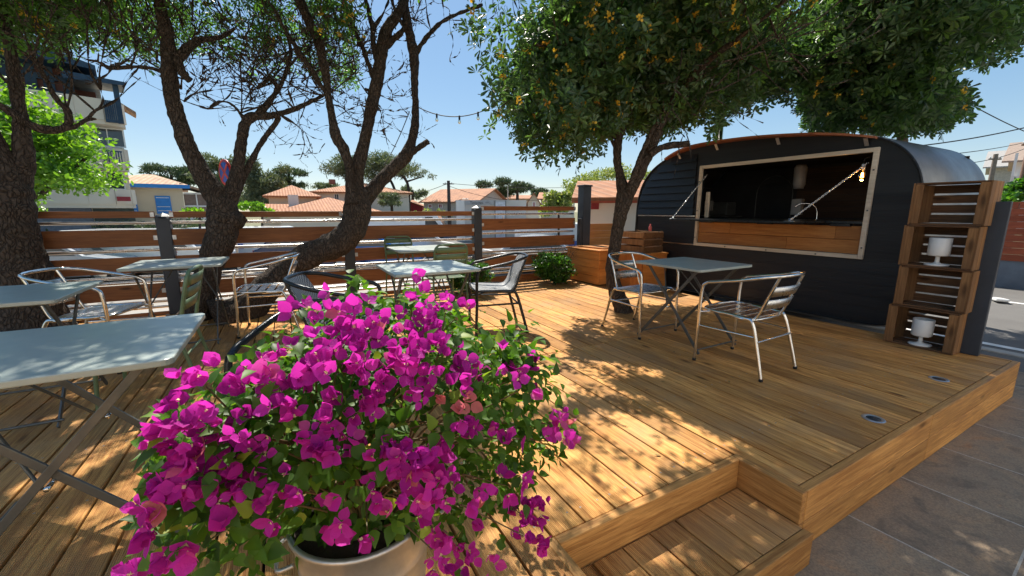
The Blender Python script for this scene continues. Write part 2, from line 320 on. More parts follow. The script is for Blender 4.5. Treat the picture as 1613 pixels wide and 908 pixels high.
bn = gb.n('ShaderNodeBump', {'Height': gb.noise(tcb, 160, 4, .6, 1.0), 'Strength': .8, 'Distance': .003}); bt.links.new(bn.outputs[0], bt.nodes['Principled BSDF'].inputs['Normal'])
MT['flower'] = leafmat('yellow_flower_head', (.62, .36, .02), (.75, .52, .06), (.5, .22, .03), .6, .3, (1.2, 1.2, .8))
MT['tin'] = leafmat('small_cream_flower', (.7, .62, .3), (.8, .74, .4), None, .6, .3, (1, 1, 1))
# ================================================================ GROUND
def struct(mb, name, mt, **k): return tag(mb.build(name, mt, **k), kind='structure')
def sheet(name, pts, mt):
    b = MB(); b.add(pts, [tuple(range(len(pts)))]); return struct(b, name, mt)
b = MB(); gx = [-400, -60, 6.95, 30, 400]; gy = [-300, -6, 6.4, 7.4, 11.5, 60, 900]
def gz(y): return -.34 if y <= 7.5 else -1.25
vs = [(x, y, gz(y)) for y in gy for x in gx]; n = len(gx)
b.add(vs, [(j*n+i, j*n+i+1, (j+1)*n+i+1, (j+1)*n+i) for j in range(len(gy)-1) for i in range(n-1)]); struct(b, 'ground', MT['grass'])
sheet('car_park', [(-30, 6.42, -.334), (7.2, 6.42, -.334), (7.2, 7.38, -.334), (-30, 7.38, -.334)], MT['lot'])
sheet('car_park', [(-40, 7.4, -.33), (12, 7.4, -.33), (14, 11.5, -1.243), (-40, 11.5, -1.243)], MT['lot'])
sheet('car_park', [(-60, 11.5, -1.24), (40, 11.5, -1.24), (60, 60, -1.24), (-60, 60, -1.24)], MT['lot'])
sheet('paving', [(-9, -6, -.30), (6.0, -6, -.30), (6.0, 1.3, -.30), (-9, 1.3, -.30)], MT['slate'])
sheet('pavement', [(5.3, 1.3, -.304), (6.0, 1.3, -.304), (6.0, -6, -.304), (6.6, -6, -.304), (6.6, 6.4, -.304), (5.3, 6.4, -.304)], MT['asphalt'])
b = MB(); b.span((6.6, -6, -.5), (6.75, 6.4, -.29)); struct(b, 'kerb', MT['kerb'], bevel=.01)
sheet('road', [(6.75, -40, -.325), (13.0, -40, -.325), (13.0, 60, -.325), (6.75, 60, -.325)], MT['asphalt'])
for x0, x1, nm in ((7.0, 7.12, 'road_marking'), (10.6, 10.72, 'road_marking')):
    sheet(nm, [(x0, -20, -.320), (x1, -20, -.320), (x1, 30, -.320), (x0, 30, -.320)], MT['paint'])
# ================================================================ DECK
PW, GAP = .157, .010
X0, X1, YF = -4.0, 5.07, 6.28
NX0, NX1, NY, FY = .79, 1.86, 1.06, .775       # notch and front edge
b = MB(); k = math.floor(X0/PW)
while k*PW < X1:
    a, c = k*PW+GAP/2, (k+1)*PW-GAP/2; a = max(a, X0); c = min(c, X1-.002); k += 1
    if c-a < .02: continue
    mid = (a+c)/2
    ys = -2.2
    if mid > NX0: ys = NY+.042 if mid < NX1 else FY+.042
    cuts = [ys]
    if mid > 1.2: cuts.append(2.79)
    else: cuts += [q for q in (1.9+.6*(k % 3),) if False] + ([4.45] if mid < .9 else [])
    if ys < 0: cuts.insert(1, .05)
    cuts.append(YF)
    for y0, y1 in zip(cuts[:-1], cuts[1:]):
        if NX0-.02 < mid < NX1+.0 or True:
            b.span((a, y0+.002, -.028), (c, y1-.002, random.uniform(-.0012, .0012)))
# clip boards that straddle the notch sides is handled by the edging boards
struct(b, 'deck', MT['deck'], bevel=.003)
b = MB(); b.span((X0, 1.3, -.29), (5.05, 6.2, -.06)); b.span((X0, -2.2, -.29), (.75, 1.3, -.06)); b.span((1.95, .8, -.29), (5.05, 1.3, -.06)); struct(b, 'deck_substructure', MT['under'])
b = MB()
for z0, z1 in ((-.150, .002), (-.298, -.154)):
    b.span((NX1+.042, FY, z0), (3.3, FY+.04, z1)); b.span((3.303, FY, z0), (X1+.04, FY+.04, z1))
b.span((NX0+.0, NY, -.150), (NX1+.0, NY+.04, .003)); b.span((NX0, NY, -.298), (NX1, NY+.04, -.154))
struct(b, 'deck_edging', MT['deckx'], bevel=.004)
b = MB()
for z0, z1 in ((-.150, .003), (-.298, -.154)):
    b.span((NX1, FY+.0, z0), (NX1+.04, NY+.04, z1)); b.span((NX0-.04, -2.2, z0), (NX0-.001, NY+.04, z1)); b.span((X1, FY+.042, z0), (X1+.04, YF, z1))
struct(b, 'deck_edging', MT['decky'], bevel=.004)
SY = .715
b = MB(); x = NX0+.003
while x < NX1-.02: b.span((x, SY+.043, -.178), (min(x+.148, NX1-.003), NY-.003, -.150)); x += .155
struct(b, 'step', MT['deck'], bevel=.003)
b = MB(); b.span((NX0, SY, -.298), (NX1-.001, SY+.04, -.147)); struct(b, 'step_edging', MT['deckx'], bevel=.004)
for i, (x, y) in enumerate(((2.94, .93), (4.07, .965))):
    t = thing('deck_light', ['round recessed steel light in the deck boards nearer the step', 'round recessed steel light in the deck boards nearer the crates'][i], 'deck light', (x, y, .001), 0, 'lights set into the deck')
    MB().lathe([(.036, .0005), (.040, .003), (.052, .003), (.056, 0)], seg=28).build('rim', MT['zinc'], t)
    MB().lathe([(0, .0035), (.02, .003), (.036, .001)], seg=24).build('lens', MT['glass'], t)
# ================================================================ FENCE
FYc = 6.12
ft = thing('slatted_fence', 'brown plank fence with steel rails and dark posts along the far edge of the deck', 'fence', (-3.1, FYc, 0))
px = [-5.06, -3.11, -1.17, .80, 2.745, 4.74]
for i, x in enumerate(px[:-1]):
    h = 1.12 if i < 4 else 1.225
    po = MB().box((x, FYc, h/2), (.13, .13, h)).build('post', MT['post'], ft, world=True, bevel=.008)
    MB().lathe([(0, .045), (.05, .022), (.088, .002), (.088, -.018), (.0, -.018)], (x, FYc, h+.012), 4, smooth=False).build('post_cap', MT['post'], po, world=True)
def bays(a, c, dz):
    lv = [(1.27, 1.20), (1.07, .885), (.765, .59), (.455, .285), (.12, .0)]
    for hi, lo in lv:
        q = MB().box(((a+c)/2, FYc-.03, (hi+lo)/2+dz), (c-a-.13, .028, hi-lo)).build('board', MT['fence'], ft, world=True, bevel=.003)
        for xx in (a+.085, c-.085): MB().box((xx, FYc-.05, (hi+lo)/2+dz), (.035, .012, .05)).build('bracket', MT['zinc'], q, world=True)
    for z in (1.145, .835, .53, .475, .235, .17):
        MB().tube([(a+.06, FYc+.03, z+dz), (c-.06, FYc+.03, z+dz)], .019, 10).build('rail', MT['steel'], ft, world=True)
for i in range(len(px)-1): bays(px[i], px[i+1], -.08 if i < 4-0 else 0)
t = thing('gate_post', 'tall square anthracite post at the right end of the fence', 'post', (4.83, 6.02, 0))
MB().box((0, 0, .81), (.17, .17, 1.62)).build('shaft', MT['post'], t, bevel=.006); MB().box((0, 0, 1.635), (.20, .20, .03)).build('cap', MT['post'], t, bevel=.006)
MB().box((-.11, -.03, .53), (.05, .09, 1.06)).build('side_batten', MT['post'], t, bevel=.004)
# ================================================================ FOOD TRAILER
VX, VD = 5.27, 1.75
prof = [(1.95, .03), (1.72, .06), (1.62, .16), (1.585, .4), (1.575, .8), (1.58, 1.25), (1.61, 1.45), (1.67, 1.62), (1.78, 1.77), (1.95, 1.885), (2.2, 1.955), (2.6, 2.02), (3.2, 2.075), (3.8, 2.09), (4.2, 2.065), (4.55, 1.985), (4.85, 1.84), (5.05, 1.62), (5.14, 1.35), (5.16, 1.0), (5.16, .5), (5.12, .2), (4.98, .06), (4.8, .03)]
PV = [(p.x, p.y) for p in smoothpath([(a, c, 0) for a, c in prof], 4)]
def zt(y):
    c = [q for i in range(len(PV)-1) for q in [PV[i][1]+(PV[i+1][1]-PV[i][1])*(y-PV[i][0])/(PV[i+1][0]-PV[i][0]+1e-9)] if min(PV[i][0], PV[i+1][0])-1e-9 <= y <= max(PV[i][0], PV[i+1][0])+1e-9]
    if not c: return (None, None)
    return ((.03 if 1.95 <= y <= 4.8 else min(c)), max(c))
vt = thing('food_trailer', 'rounded matt black food trailer with an open serving hatch and silver roof', 'food trailer', (VX+VD/2, 4.1, -.3))
HY0, HY1, HZ0, HZ1 = 2.01, 3.95, .745, 1.775
b = MB(); ys = sorted(set([1.5751]+[1.576+q*.0 for q in ()]+[q[0] for q in PV]+[HY0, HY1]+[1.58+.1*i for i in range(51)])); ys = [y for y in ys if 1.5751 <= y <= 5.1599]
for y0, y1 in zip(ys[:-1], ys[1:]):
    l0, h0 = zt(y0); l1, h1 = zt(y1)
    if l0 is None or l1 is None: continue
    segs = [((l0, l1), (h0, h1))]
    if y0 >= HY0-1e-6 and y1 <= HY1+1e-6: segs = [((l0, l1), (HZ0, HZ0)), ((HZ1, HZ1), (h0, h1))]
    for (a0, a1), (c0, c1) in segs:
        b.add([(VX, y0, a0), (VX, y1, a1), (VX, y1, c1), (VX, y0, c0), (VX+.03, y0, a0), (VX+.03, y1, a1), (VX+.03, y1, c1), (VX+.03, y0, c0)], [(0, 3, 2, 1), (4, 5, 6, 7), (0, 1, 5, 4), (3, 7, 6, 2)], .5)
side = b.build('side_panel', MT['van'], vt, world=True)
b = MB()           # rear side
vs = [(VX+VD, y, z) for y, z in PV]; b.add(vs, [tuple(range(len(vs)))], .5); b.build('back_panel', MT['van'], vt, world=True)
b = MB(); n = len(PV)   # wrapped skin
vs = []
for y, z in PV: vs += [(VX-.012, y, z), (VX+VD+.012, y, z)]
fs = [(2*i, 2*i+1, 2*i+3, 2*i+2) for i in range(n-1)]+[(2*n-2, 2*n-1, 1, 0)]
b.add(vs, fs, .5, True); rf = b.build('roof_skin', MT['roof'], vt, world=True)
m = rf.modifiers.new('solid', 'SOLIDIFY'); m.thickness = .018; m.offset = 1
b = MB(); b.tube([(VX-.014, y, z+.004) for y, z in PV if True], .011, 6, closed=True); b.build('edge_trim', MT['van'], vt, world=True)
# horizontal lap boards
b = MB(); z = .09; 
def yr(z):
    c = [PV[i][0]+(PV[i+1][0]-PV[i][0])*(z-PV[i][1])/(PV[i+1][1]-PV[i][1]+1e-9) for i in range(n-1) if (PV[i][1]-z)*(PV[i+1][1]-z) <= 0 and abs(PV[i+1][1]-PV[i][1]) > 1e-6]
    return (min(c), max(c)) if len(c) > 1 else None
def lap(b, z0, h, ya, yb, th=.022):
    r = yr(z0+h*.98); r2 = yr(z0+.01)
    if not r or not r2: return
    a = max(ya, r[0]+.02, r2[0]+.02); c = min(yb, r[1]-.02, r2[1]-.02)
    if c-a < .05: return
    x = VX-.002
    b.add([(x, a, z0), (x, c, z0), (x-th, c, z0), (x-th, a, z0), (x-.004, a, z0+h), (x-.004, c, z0+h), (x, a, z0+h), (x, c, z0+h)], [(0, 3, 2, 1), (3, 4, 5, 2), (4, 6, 7, 5), (0, 6, 4, 3), (1, 2, 5, 7)])
while z < .66: lap(b, z, .118, 1.5, 6.6, .008); z += .12
b.build('lower_boards', MT['van'], vt, world=True)
b = MB(); z = 1.14
while z < 2.0: lap(b, z, .105, 4.06, 6.6, .030); z += .107
b.build('lap_siding', MT['van'], vt, world=True)
b = MB(); z = .80
MB().span((VX-.018, 4.0, .70), (VX-.001, 5.12, .722)).build('aluminium_trim', MT['alu'], vt, world=True)
MB().span((VX-.022, 4.02, 1.112), (VX-.001, 5.12, 1.130)).build('aluminium_trim', MT['alu'], vt, world=True)
# hatch frame
fw = .043; fr = MB()
fr.span((VX-.035, HY0-fw, HZ0-fw), (VX-.001, HY0, HZ1+fw)); fr.span((VX-.035, HY1, HZ0-fw), (VX-.001, HY1+fw, HZ1+fw))
fr.span((VX-.035, HY0+.001, HZ1), (VX-.001, HY1-.001, HZ1+fw)); fr.span((VX-.035, HY0+.001, HZ0-fw), (VX-.001, HY1-.001, HZ0))
hf = fr.build('hatch_frame', MT['framew'], vt, world=True, bevel=.003)
for y in [HY0-.025, HY1+.025]:
    for z in (.82, 1.2, 1.6): MB().box((VX-.038, y, z), (.006, .016, .016)).build('screw', MT['tleg'], hf, world=True, bevel=.002)
for y in (2.4, 2.95, 3.5): MB().box((VX-.038, y, HZ0-.025), (.006, .016, .016)).build('screw', MT['tleg'], hf, world=True, bevel=.002)
b = MB(); rows = [(.748, .895, (2.012, 2.74, 3.948)), (.898, 1.04, (2.012, 2.25, 3.47, 3.948))]
for z0, z1, cs in rows:
    for a, c in zip(cs[:-1], cs[1:]): b.span((VX-.006, a+.001, z0), (VX+.02, c-.001, z1))
b.build('wooden_apron', MT['hatchw'], vt, world=True, bevel=.003)
b = MB(); b.span((VX-.03, 2.015, 1.062), (VX+.5, 3.945, 1.092)); b.build('counter', MT['blackt'], vt, world=True, bevel=.004)
for y in (2.2, 3.0, 3.8): MB().span((VX-.05, y-.09, 1.035), (VX-.008, y+.09, 1.061)).build('counter_support', MT['blackt'], vt, world=True)
sh = MB().span((VX-.66, 2.35, 1.068), (VX-.032, 3.93, 1.090)).build('folding_shelf', MT['blackt'], vt, world=True, bevel=.003)
def chain(a, c, name='chain', k=None):
    a, c = Vector(a), Vector(c); d = c-a; L = d.length; d.normalize(); k = k or int(L/.020); b = MB()
    u = d.cross(Vector((0, 0, 1))).normalized(); v = d.cross(u)
    for i in range(k):
        p = a+d*(L*(i+.5)/k); s = u if i % 2 else v; l = L/k*.72
        b.tube([p+d*l*math.cos(q)+s*l*.55*math.sin(q) for q in [2*math.pi*j/8 for j in range(8)]], .0028, 5, closed=True)
    return b.build(name, MT['alu'], vt, world=True)
chain((VX+.02, 3.90, 1.70), (VX-.63, 3.90, 1.10)); chain((VX+.02, 2.06, 1.68), (VX-.60, 2.42, 1.10))
for y in (3.9, 2.42): MB().lathe([(0, .03), (.012, .03), (.014, .005), (.05, .004), (.052, 0), (0, 0)], (VX-.61, y, 1.09), 14).build('anchor_plate', MT['zinc'], sh, world=True)
# interior
b = MB(); b.span((VX+.04, 1.75, .20), (VX+VD-.03, 5.0, .23)); b.span((VX+VD-.06, 1.76, .24), (VX+VD-.04, 4.97, 1.60)); b.span((VX+.04, 1.72, .24), (VX+VD-.05, 1.745, 1.58)); b.span((VX+.04, 4.98, .24), (VX+VD-.05, 5.0, 1.6)); b.span((VX+VD-.06, 2.0, 1.602), (VX+VD-.04, 4.8, 1.85)); b.span((VX+.04, 2.02, 1.86), (VX+VD-.062, 4.7, 1.88))
b.build('interior_lining', MT['vandark'], vt, world=True)
b = MB(); 
for i in range(9): b.span((VX+VD-.075, 1.76, 1.1+.08*i), (VX+VD-.06, 3.55, 1.1+.08*i+.074))
b.build('back_boards', wood('dark_boards', (.07, .04, .025), (.035, .02, .014), 'y', 1, .6), vt, world=True)
ar = [(VX+VD-.085, 3.88-.28*math.cos(q), 1.46+.28*math.sin(q)) for q in [math.pi*j/12 for j in range(13)]]
MB().tube([(VX+VD-.085, 3.60, .9)]+ar+[(VX+VD-.085, 4.16, .9)], .008, 6).build('arched_door_trim', MT['tleg'], vt, world=True)
b = MB(); b.span((VX+1.2, 2.1, .9), (VX+VD-.09, 3.9, .94)); b.build('worktop', MT['blackt'], vt, world=True)
b = MB().span((VX+1.35, 4.45, 1.12), (VX+1.6, 4.8, 1.34)); b.build('coffee_machine', MT['tleg'], vt, world=True, bevel=.02)
MB().span((VX+.95, 4.2, 1.10), (VX+1.4, 4.9, 1.115)).build('tray_shelf', MT['tleg'], vt, world=True)
MB().span((VX+1.1, 4.55, 1.2), (VX+1.12, 4.7, 1.36)).build('hanging_sheet', simple('paper', (.35, .34, .31), .7), vt, world=True)
MB().span((VX+.06, 3.87, 1.10), (VX+.09, 3.93, 1.46)).build('door_leaf', MT['framew'], vt, world=True, bevel=.01)
MB().lathe([(0, 0), (.06, 0), (.075, .06), (.08, .28), (.06, .32), (0, .32)], (VX+1.1, 3.24, 1.50), 20).build('dispenser', simple('grey_plastic', (.30, .30, .32), .4), vt, world=True)
MB().span((VX+1.08, 3.17, 1.14), (VX+1.16, 3.30, 1.36)).build('soap_box', simple('pale_plastic', (.34, .34, .35), .4), vt, world=True, bevel=.01)
MB().tube(smoothpath([(VX+.75, 2.80, 1.09), (VX+.75, 2.81, 1.2), (VX+.72, 2.85, 1.27), (VX+.66, 2.95, 1.29), (VX+.62, 3.01, 1.25)], 5), .008, 8).build('tap', MT['alu'], vt, world=True)
# bulb
bl = thing('pendant_bulb', 'glowing bare bulb hanging inside the right side of the serving hatch', 'light bulb', (VX+.03, 2.10, 1.55))
MB().tube([(0, 0, .12), (0, 0, .17), (.0, -.05, .19)], .004, 6).build('cord', MT['rubber'], bl); MB().lathe([(0, .12), (.016, .12), (.018, .07), (.015, .06), (0, .06)], seg=14).build('socket', MT['white'], bl)
MB().lathe([(.014, .062), (.020, .045), (.034, .015), (.036, -.005), (.028, -.03), (.012, -.045), (0, -.047)], seg=20).build('glass_envelope', MT['clear'], bl)
b = MB()
for q in range(6): b.tube([(.008*math.cos(q), .008*math.sin(q), .04), (.016*math.cos(q), .016*math.sin(q), -.02)], .0028, 5)
b.build('filament', MT['bulb'], bl)
l = bpy.data.lights.new('bulb_light', 'POINT'); l.energy = 1.2; l.color = (1, .5, .15); l.shadow_soft_size = .03; lo = bpy.data.objects.new('bulb_light', l); COL.objects.link(lo); lo.parent = bl; lo.location = (-.0, 0, -.06)
# visor, brackets, chimney
b = MB(); pp = [(y, zt(y)[1]+.004) for y in [2.0+.1*i for i in range(27)]]; vs = []
for i, (y, z) in enumerate(pp):
    e = min(i, len(pp)-1-i)/5; w_ = .17*min(1, .35+.65*e) if e < 1 else .17
    for dx, dz in ((.02, .012), (-w_, .012), (-w_, -.010), (.02, -.010)): vs.append((VX-.012+dx, y, z+dz))
fs = [(4*i+k, 4*i+4+k, 4*i+4+(k+1) % 4, 4*i+(k+1) % 4) for i in range(len(pp)-1) for k in range(4)]+[(3, 2, 1, 0), tuple(4*len(pp)-4+k for k in range(4))]
b.add(vs, fs, .4, False); b.build('curved_visor', MT['visor'], vt, world=True)
for y in (2.08, 2.95, 3.75, 4.35):
    z = zt(y)[1]-.015; MB().bar((VX-.014, y, z-.07), (VX-.07, y, z), .035, .006, (1, 0, 0)).build('visor_bracket', MT['zinc'], vt, world=True)
MB().tube([(VX+.9, 4.42, 1.9), (VX+.9, 4.42, 2.85)], .075, 20).build('chimney', MT['alu'], vt, world=True)
for y in (3.2, 4.1):
    for x in (VX+.25, VX+VD-.25):
        wh = MB(Matrix.Translation((x, y, -.02)) @ Matrix.Rotation(R(90), 4, 'Y')).lathe([(0, -.08), (.17, -.08), (.27, -.09), (.29, -.05), (.29, .05), (.27, .09), (.17, .08), (0, .08)], seg=24).build('wheel', MT['rubber'], vt, world=True)
tag(MB().lathe([(0, 0), (.020, 0), (.022, .01), (.022, .065), (.009, .085), (.009, .105), (0, .105)], seg=16).build('bottle', simple('pink_plastic', (.75, .16, .14), .3)), 'small pink bottle standing on the crate by the black trailer', 'bottle').location = (4.95, 4.56, .892)
# ================================================================ FRUIT CRATES
def make_crate(W, H, D, label, cat='crate', group=None):
    # local: opening towards -X, width along Y, height Z, origin at bottom centre
    t = thing('wooden_crate', label, cat, (0, 0, 0), 0, group); h = .012
    for sy in (-1, 1):            # end boards (vertical), three slats each, grain vertical
        b = MB()
        for i in range(3):
            d = D/3; b.box((-D/2+d*(i+.5), sy*(W/2-h/2), H/2), (d-.006, h, H-.004))
        b.build('end_board', MT['cratez'], t, bevel=.002)
    for sy in (-1, 1):
        for sx in (-1, 1):
            MB().prism([(0, 0), (.055, 0), (0, .055)] if True else [], (sx*(D/2-.004), sy*(W/2-h-.001), .014), (-sx, 0, 0), (0, -sy, 0), (0, 0, H-.028)).build('corner_post', MT['cratez'], t, bevel=.002)
    for z in (h/2, H-h/2):
        b = MB()
        for i in range(3): d = D/3; b.box((-D/2+d*(i+.5), 0, z), (d-.022, W-2*h-.004, h))
        b.build('side_slats', MT['crate'], t, bevel=.002)
    b = MB()
    for i in range(4): d = (H-.02)/4; b.box((D/2-h/2, 0, .01+d*(i+.5)), (h, W-2*h-.004, d-.016))
    b.build('bottom_slats', MT['crate'], t, bevel=.002)
    return t
tower = [(4.965, 1.325, .003, 0, 'weathered wooden crate at the foot of the crate tower holding a white lamp'),
         (4.975, 1.305, .362, 1, 'weathered wooden crate second from the bottom of the tower, empty'),
         (4.970, 1.315, .720, 0, 'weathered wooden crate second from the top of the tower holding a white lamp'),
         (4.975, 1.300, 1.078, 0, 'weathered wooden crate on top of the tower beside the trailer, empty')]
c0 = make_crate(.465, .355, .28, tower[0][4], group='crates stacked beside the trailer')
for i, (x, y, z, r, l) in enumerate(tower): place(c0, (x, y, z), r, l, i == 0)
for i, (z, l) in enumerate(((.016, 'white cup shaped lamp on a round foot in the lowest crate'), (.733, 'white cup shaped lamp on a round foot in the upper crate of the tower'))):
    t = thing('cup_lamp', l, 'lamp', (4.92, 1.33-.01*i, z), 0, 'white lamps standing in the crates')
    MB().lathe([(0, 0), (.075, 0), (.080, .006), (.078, .014), (.03, .020), (.016, .030), (.014, .075), (.02, .085), (0, .086)], seg=32).build('foot', MT['white'], t)
    MB().lathe([(0, .084), (.060, .085), (.069, .090), (.072, .10), (.073, .235), (.070, .238), (.067, .235), (.066, .11), (0, .10)], seg=32).build('shade', MT['white'], t)
t = thing('screen_post', 'broad dark blue upright board standing behind the crate tower', 'post', (5.03, 1.05, 0), R(4))
MB().box((0, 0, .635), (.06, .125, 1.27)).build('board', MT['post'], t, bevel=.005); MB().box((.036, .0, .63), (.012, .11, 1.24)).build('edge_strip', MT['blackt'], t, bevel=.002)
# ================================================================ STORAGE BENCHES
t = thing('storage_box', 'orange brown plank storage box with a lid in the corner by the fence', 'storage box', (4.75, 5.45, 0))
b = MB()
for i in range(4): z = .02+.132*i; b.span((4.385, 5.05, z), (4.407, 5.90, z+.129))
b.build('front_planks', MT['boxw'], t, world=True, bevel=.003)
b = MB()
for i in range(4): z = .02+.132*i; b.span((4.409, 5.052, z), (4.62, 5.074, z+.129))
b.build('side_planks', MT['boxx'], t, world=True, bevel=.003)
b = MB(); b.span((4.41, 5.076, .02), (5.15, 5.88, .54)); b.build('carcass', MT['under'], t, world=True)
b = MB(); b.span((4.365, 5.03, .552), (4.75, 5.92, .578)); b.span((4.753, 5.03, .552), (5.17, 5.92, .578)); b.build('lid', MT['boxw'], t, world=True, bevel=.004)
MB().box((4.72, 5.45, .590), (.42, .60, .018), (0, R(1), R(6))).build('loose_lid', MT['hatchw'], t, world=True, bevel=.003)
t = thing('storage_box', 'narrower orange plank box standing between the tree and the trailer', 'storage box', (4.9, 4.75, 0))
b = MB()
for i in range(5): y = 4.40+.12*i; b.span((4.655, y, .02), (4.677, y+.117, .54))
b.build('front_planks', wood('bench_wood_up', (.50, .20, .05), (.36, .125, .03), 'z', .7, .5, .7, rv=.15), t, world=True, bevel=.003)
b = MB(); b.span((4.68, 4.402, .02), (5.18, 4.424, .54)); b.build('side_panel', MT['boxx'], t, world=True, bevel=.003)
b = MB(); b.span((4.64, 4.39, .542), (5.20, 5.02, .567)); b.build('lid', MT['boxw'], t, world=True, bevel=.004); MB().span((4.682, 4.43, .02), (5.17, 5.0, .538)).build('carcass', MT['under'], t, world=True)
t = thing('plank_screen', 'upright orange plank panel behind the storage box below the white hut', 'panel', (5.0, 6.15, 0))
b = MB()
for i in range(7): b.span((4.93, 6.13, .02+.134*i), (5.75, 6.155, .02+.134*i+.131))
b.build('planks', MT['boxx'], t, world=True, bevel=.003); MB().span((4.92, 6.157, 0), (4.99, 6.2, .95)).build('batten', MT['boxx'], t, world=True)
def slat_box(t, W, D, H, slats=3):
    for sy in (-1, 1):
        b = MB()
        for i in range(slats): h = H/slats; b.box((0, sy*D/2, h*(i+.5)), (W, .012, h-.022))
        b.build('side_slats', MT['crate'], t, bevel=.002)
    for sx in (-1, 1):
        b = MB()
        for i in range(slats): h = H/slats; b.box((sx*(W/2), 0, h*(i+.5)), (.012, D-.014, h-.022))
        b.build('end_slats', MT['cratez'], t, bevel=.002)
        for sy in (-1, 1): MB().box((sx*(W/2-.02), sy*(D/2-.02), H/2), (.026, .026, H)).build('corner_post', MT['cratez'], t)
    b = MB()
    for i in range(3): b.box((0, -D/3+D/3*i, .008), (W-.02, D/3-.02, .01))
    b.build('bottom', MT['crate'], t)
t = thing('fruit_crate', 'red brown slatted crate on top of the box next to the black trailer', 'crate', (4.90, 4.70, .569), R(2)); slat_box(t, .42, .52, .32)
# ================================================================ TABLES
def make_table(W, D, label, group=None, H=.735, sx=.26, sy=.27, notch=True):
    t = thing('bistro_table', label, 'table', (0, 0, 0), 0, group)
    c = .03; a, d = W/2, D/2
    poly = [(-a+c, -d), (a-c, -d), (a, -d+c), (a, d-c), (a-c, d), (-a+c, d), (-a, d-c), (-a, -d+c)]
    poly2 = []
    for qx, qy in ((1, 1), (-1, 1), (-1, -1), (1, -1)):
        st = math.atan2(qy, qx)-math.pi/4
        for k in range(5): an = st+math.pi/2*k/4; poly2.append((qx*(a-c)+c*math.cos(an), qy*(d-c)+c*math.sin(an)))
    MB().prism(poly2, (0, 0, H-.022), (1, 0, 0), (0, 1, 0), (0, 0, .022)).build('tabletop', MT['table'], t, bevel=.004)
    for x in (-sx, sx):
        q = .004 if x > 0 else -.004
        MB().bar((x-q*3, -sy-.06, .012), (x-q*3, sy, H-.024), .026, .010, (1, 0, 0)).build('leg', MT['tleg'], t, bevel=.002)
        MB().bar((x+q*3, sy+.06, .012), (x+q*3, -sy, H-.024), .026, .010, (1, 0, 0)).build('leg', MT['tleg'], t, bevel=.002)
        MB(Matrix.Translation((x, 0, H/2-.01)) @ Matrix.Rotation(R(90), 4, 'Y')).lathe([(0, -.03), (.008, -.03), (.008, .03), (0, .03)], seg=10).build('pivot_bolt', MT['alu'], t)
        MB().tube([(x, .02, H/2-.02), (x*.25, sy*.9, H-.03)], .006, 6).build('stay', MT['tleg'], t)
    for y in (-sy-.05, sy+.05): MB().tube([(-sx-.012, y, .05), (sx+.012, y, .05)], .0075, 8).build('crossbar', MT['tleg'], t)
    for y in (-sy, sy): MB().tube([(-sx-.012, y, H-.035), (sx+.012, y, H-.035)], .0075, 8).build('crossbar', MT['tleg'], t)
    MB().box((0, 0, H-.026), (W-.02, .03, .006)).build('underframe', MT['tleg'], t)
    return t
gt = 'grey folding bistro tables'
T0 = make_table(.70, .72, 'square grey folding table between two aluminium chairs near the black trailer', gt)
place(T0, (3.22, 2.46, .002), 0, T0['label'], True)
for loc, rz, l in (((1.045, 3.38, .002), 0, 'grey folding table behind the flowers beside the woven chair, in front of the green chair'),
                   ((1.52, 5.12, .002), 0, 'farthest grey folding table, between two green chairs by the fence'),
                   ((-.84, 4.75, .002), 0, 'grey folding table between the aluminium chairs next to the knobbly tree trunk'),
                   ((-1.43, 3.40, .002), 0, 'grey folding table at the left edge of the photo beside the thick trunk')):
    place(T0, loc, rz, l, False)
place(T0, (-.70, 1.965, .002), 90, 'large looking grey folding table in the left foreground beside the flowers', False)
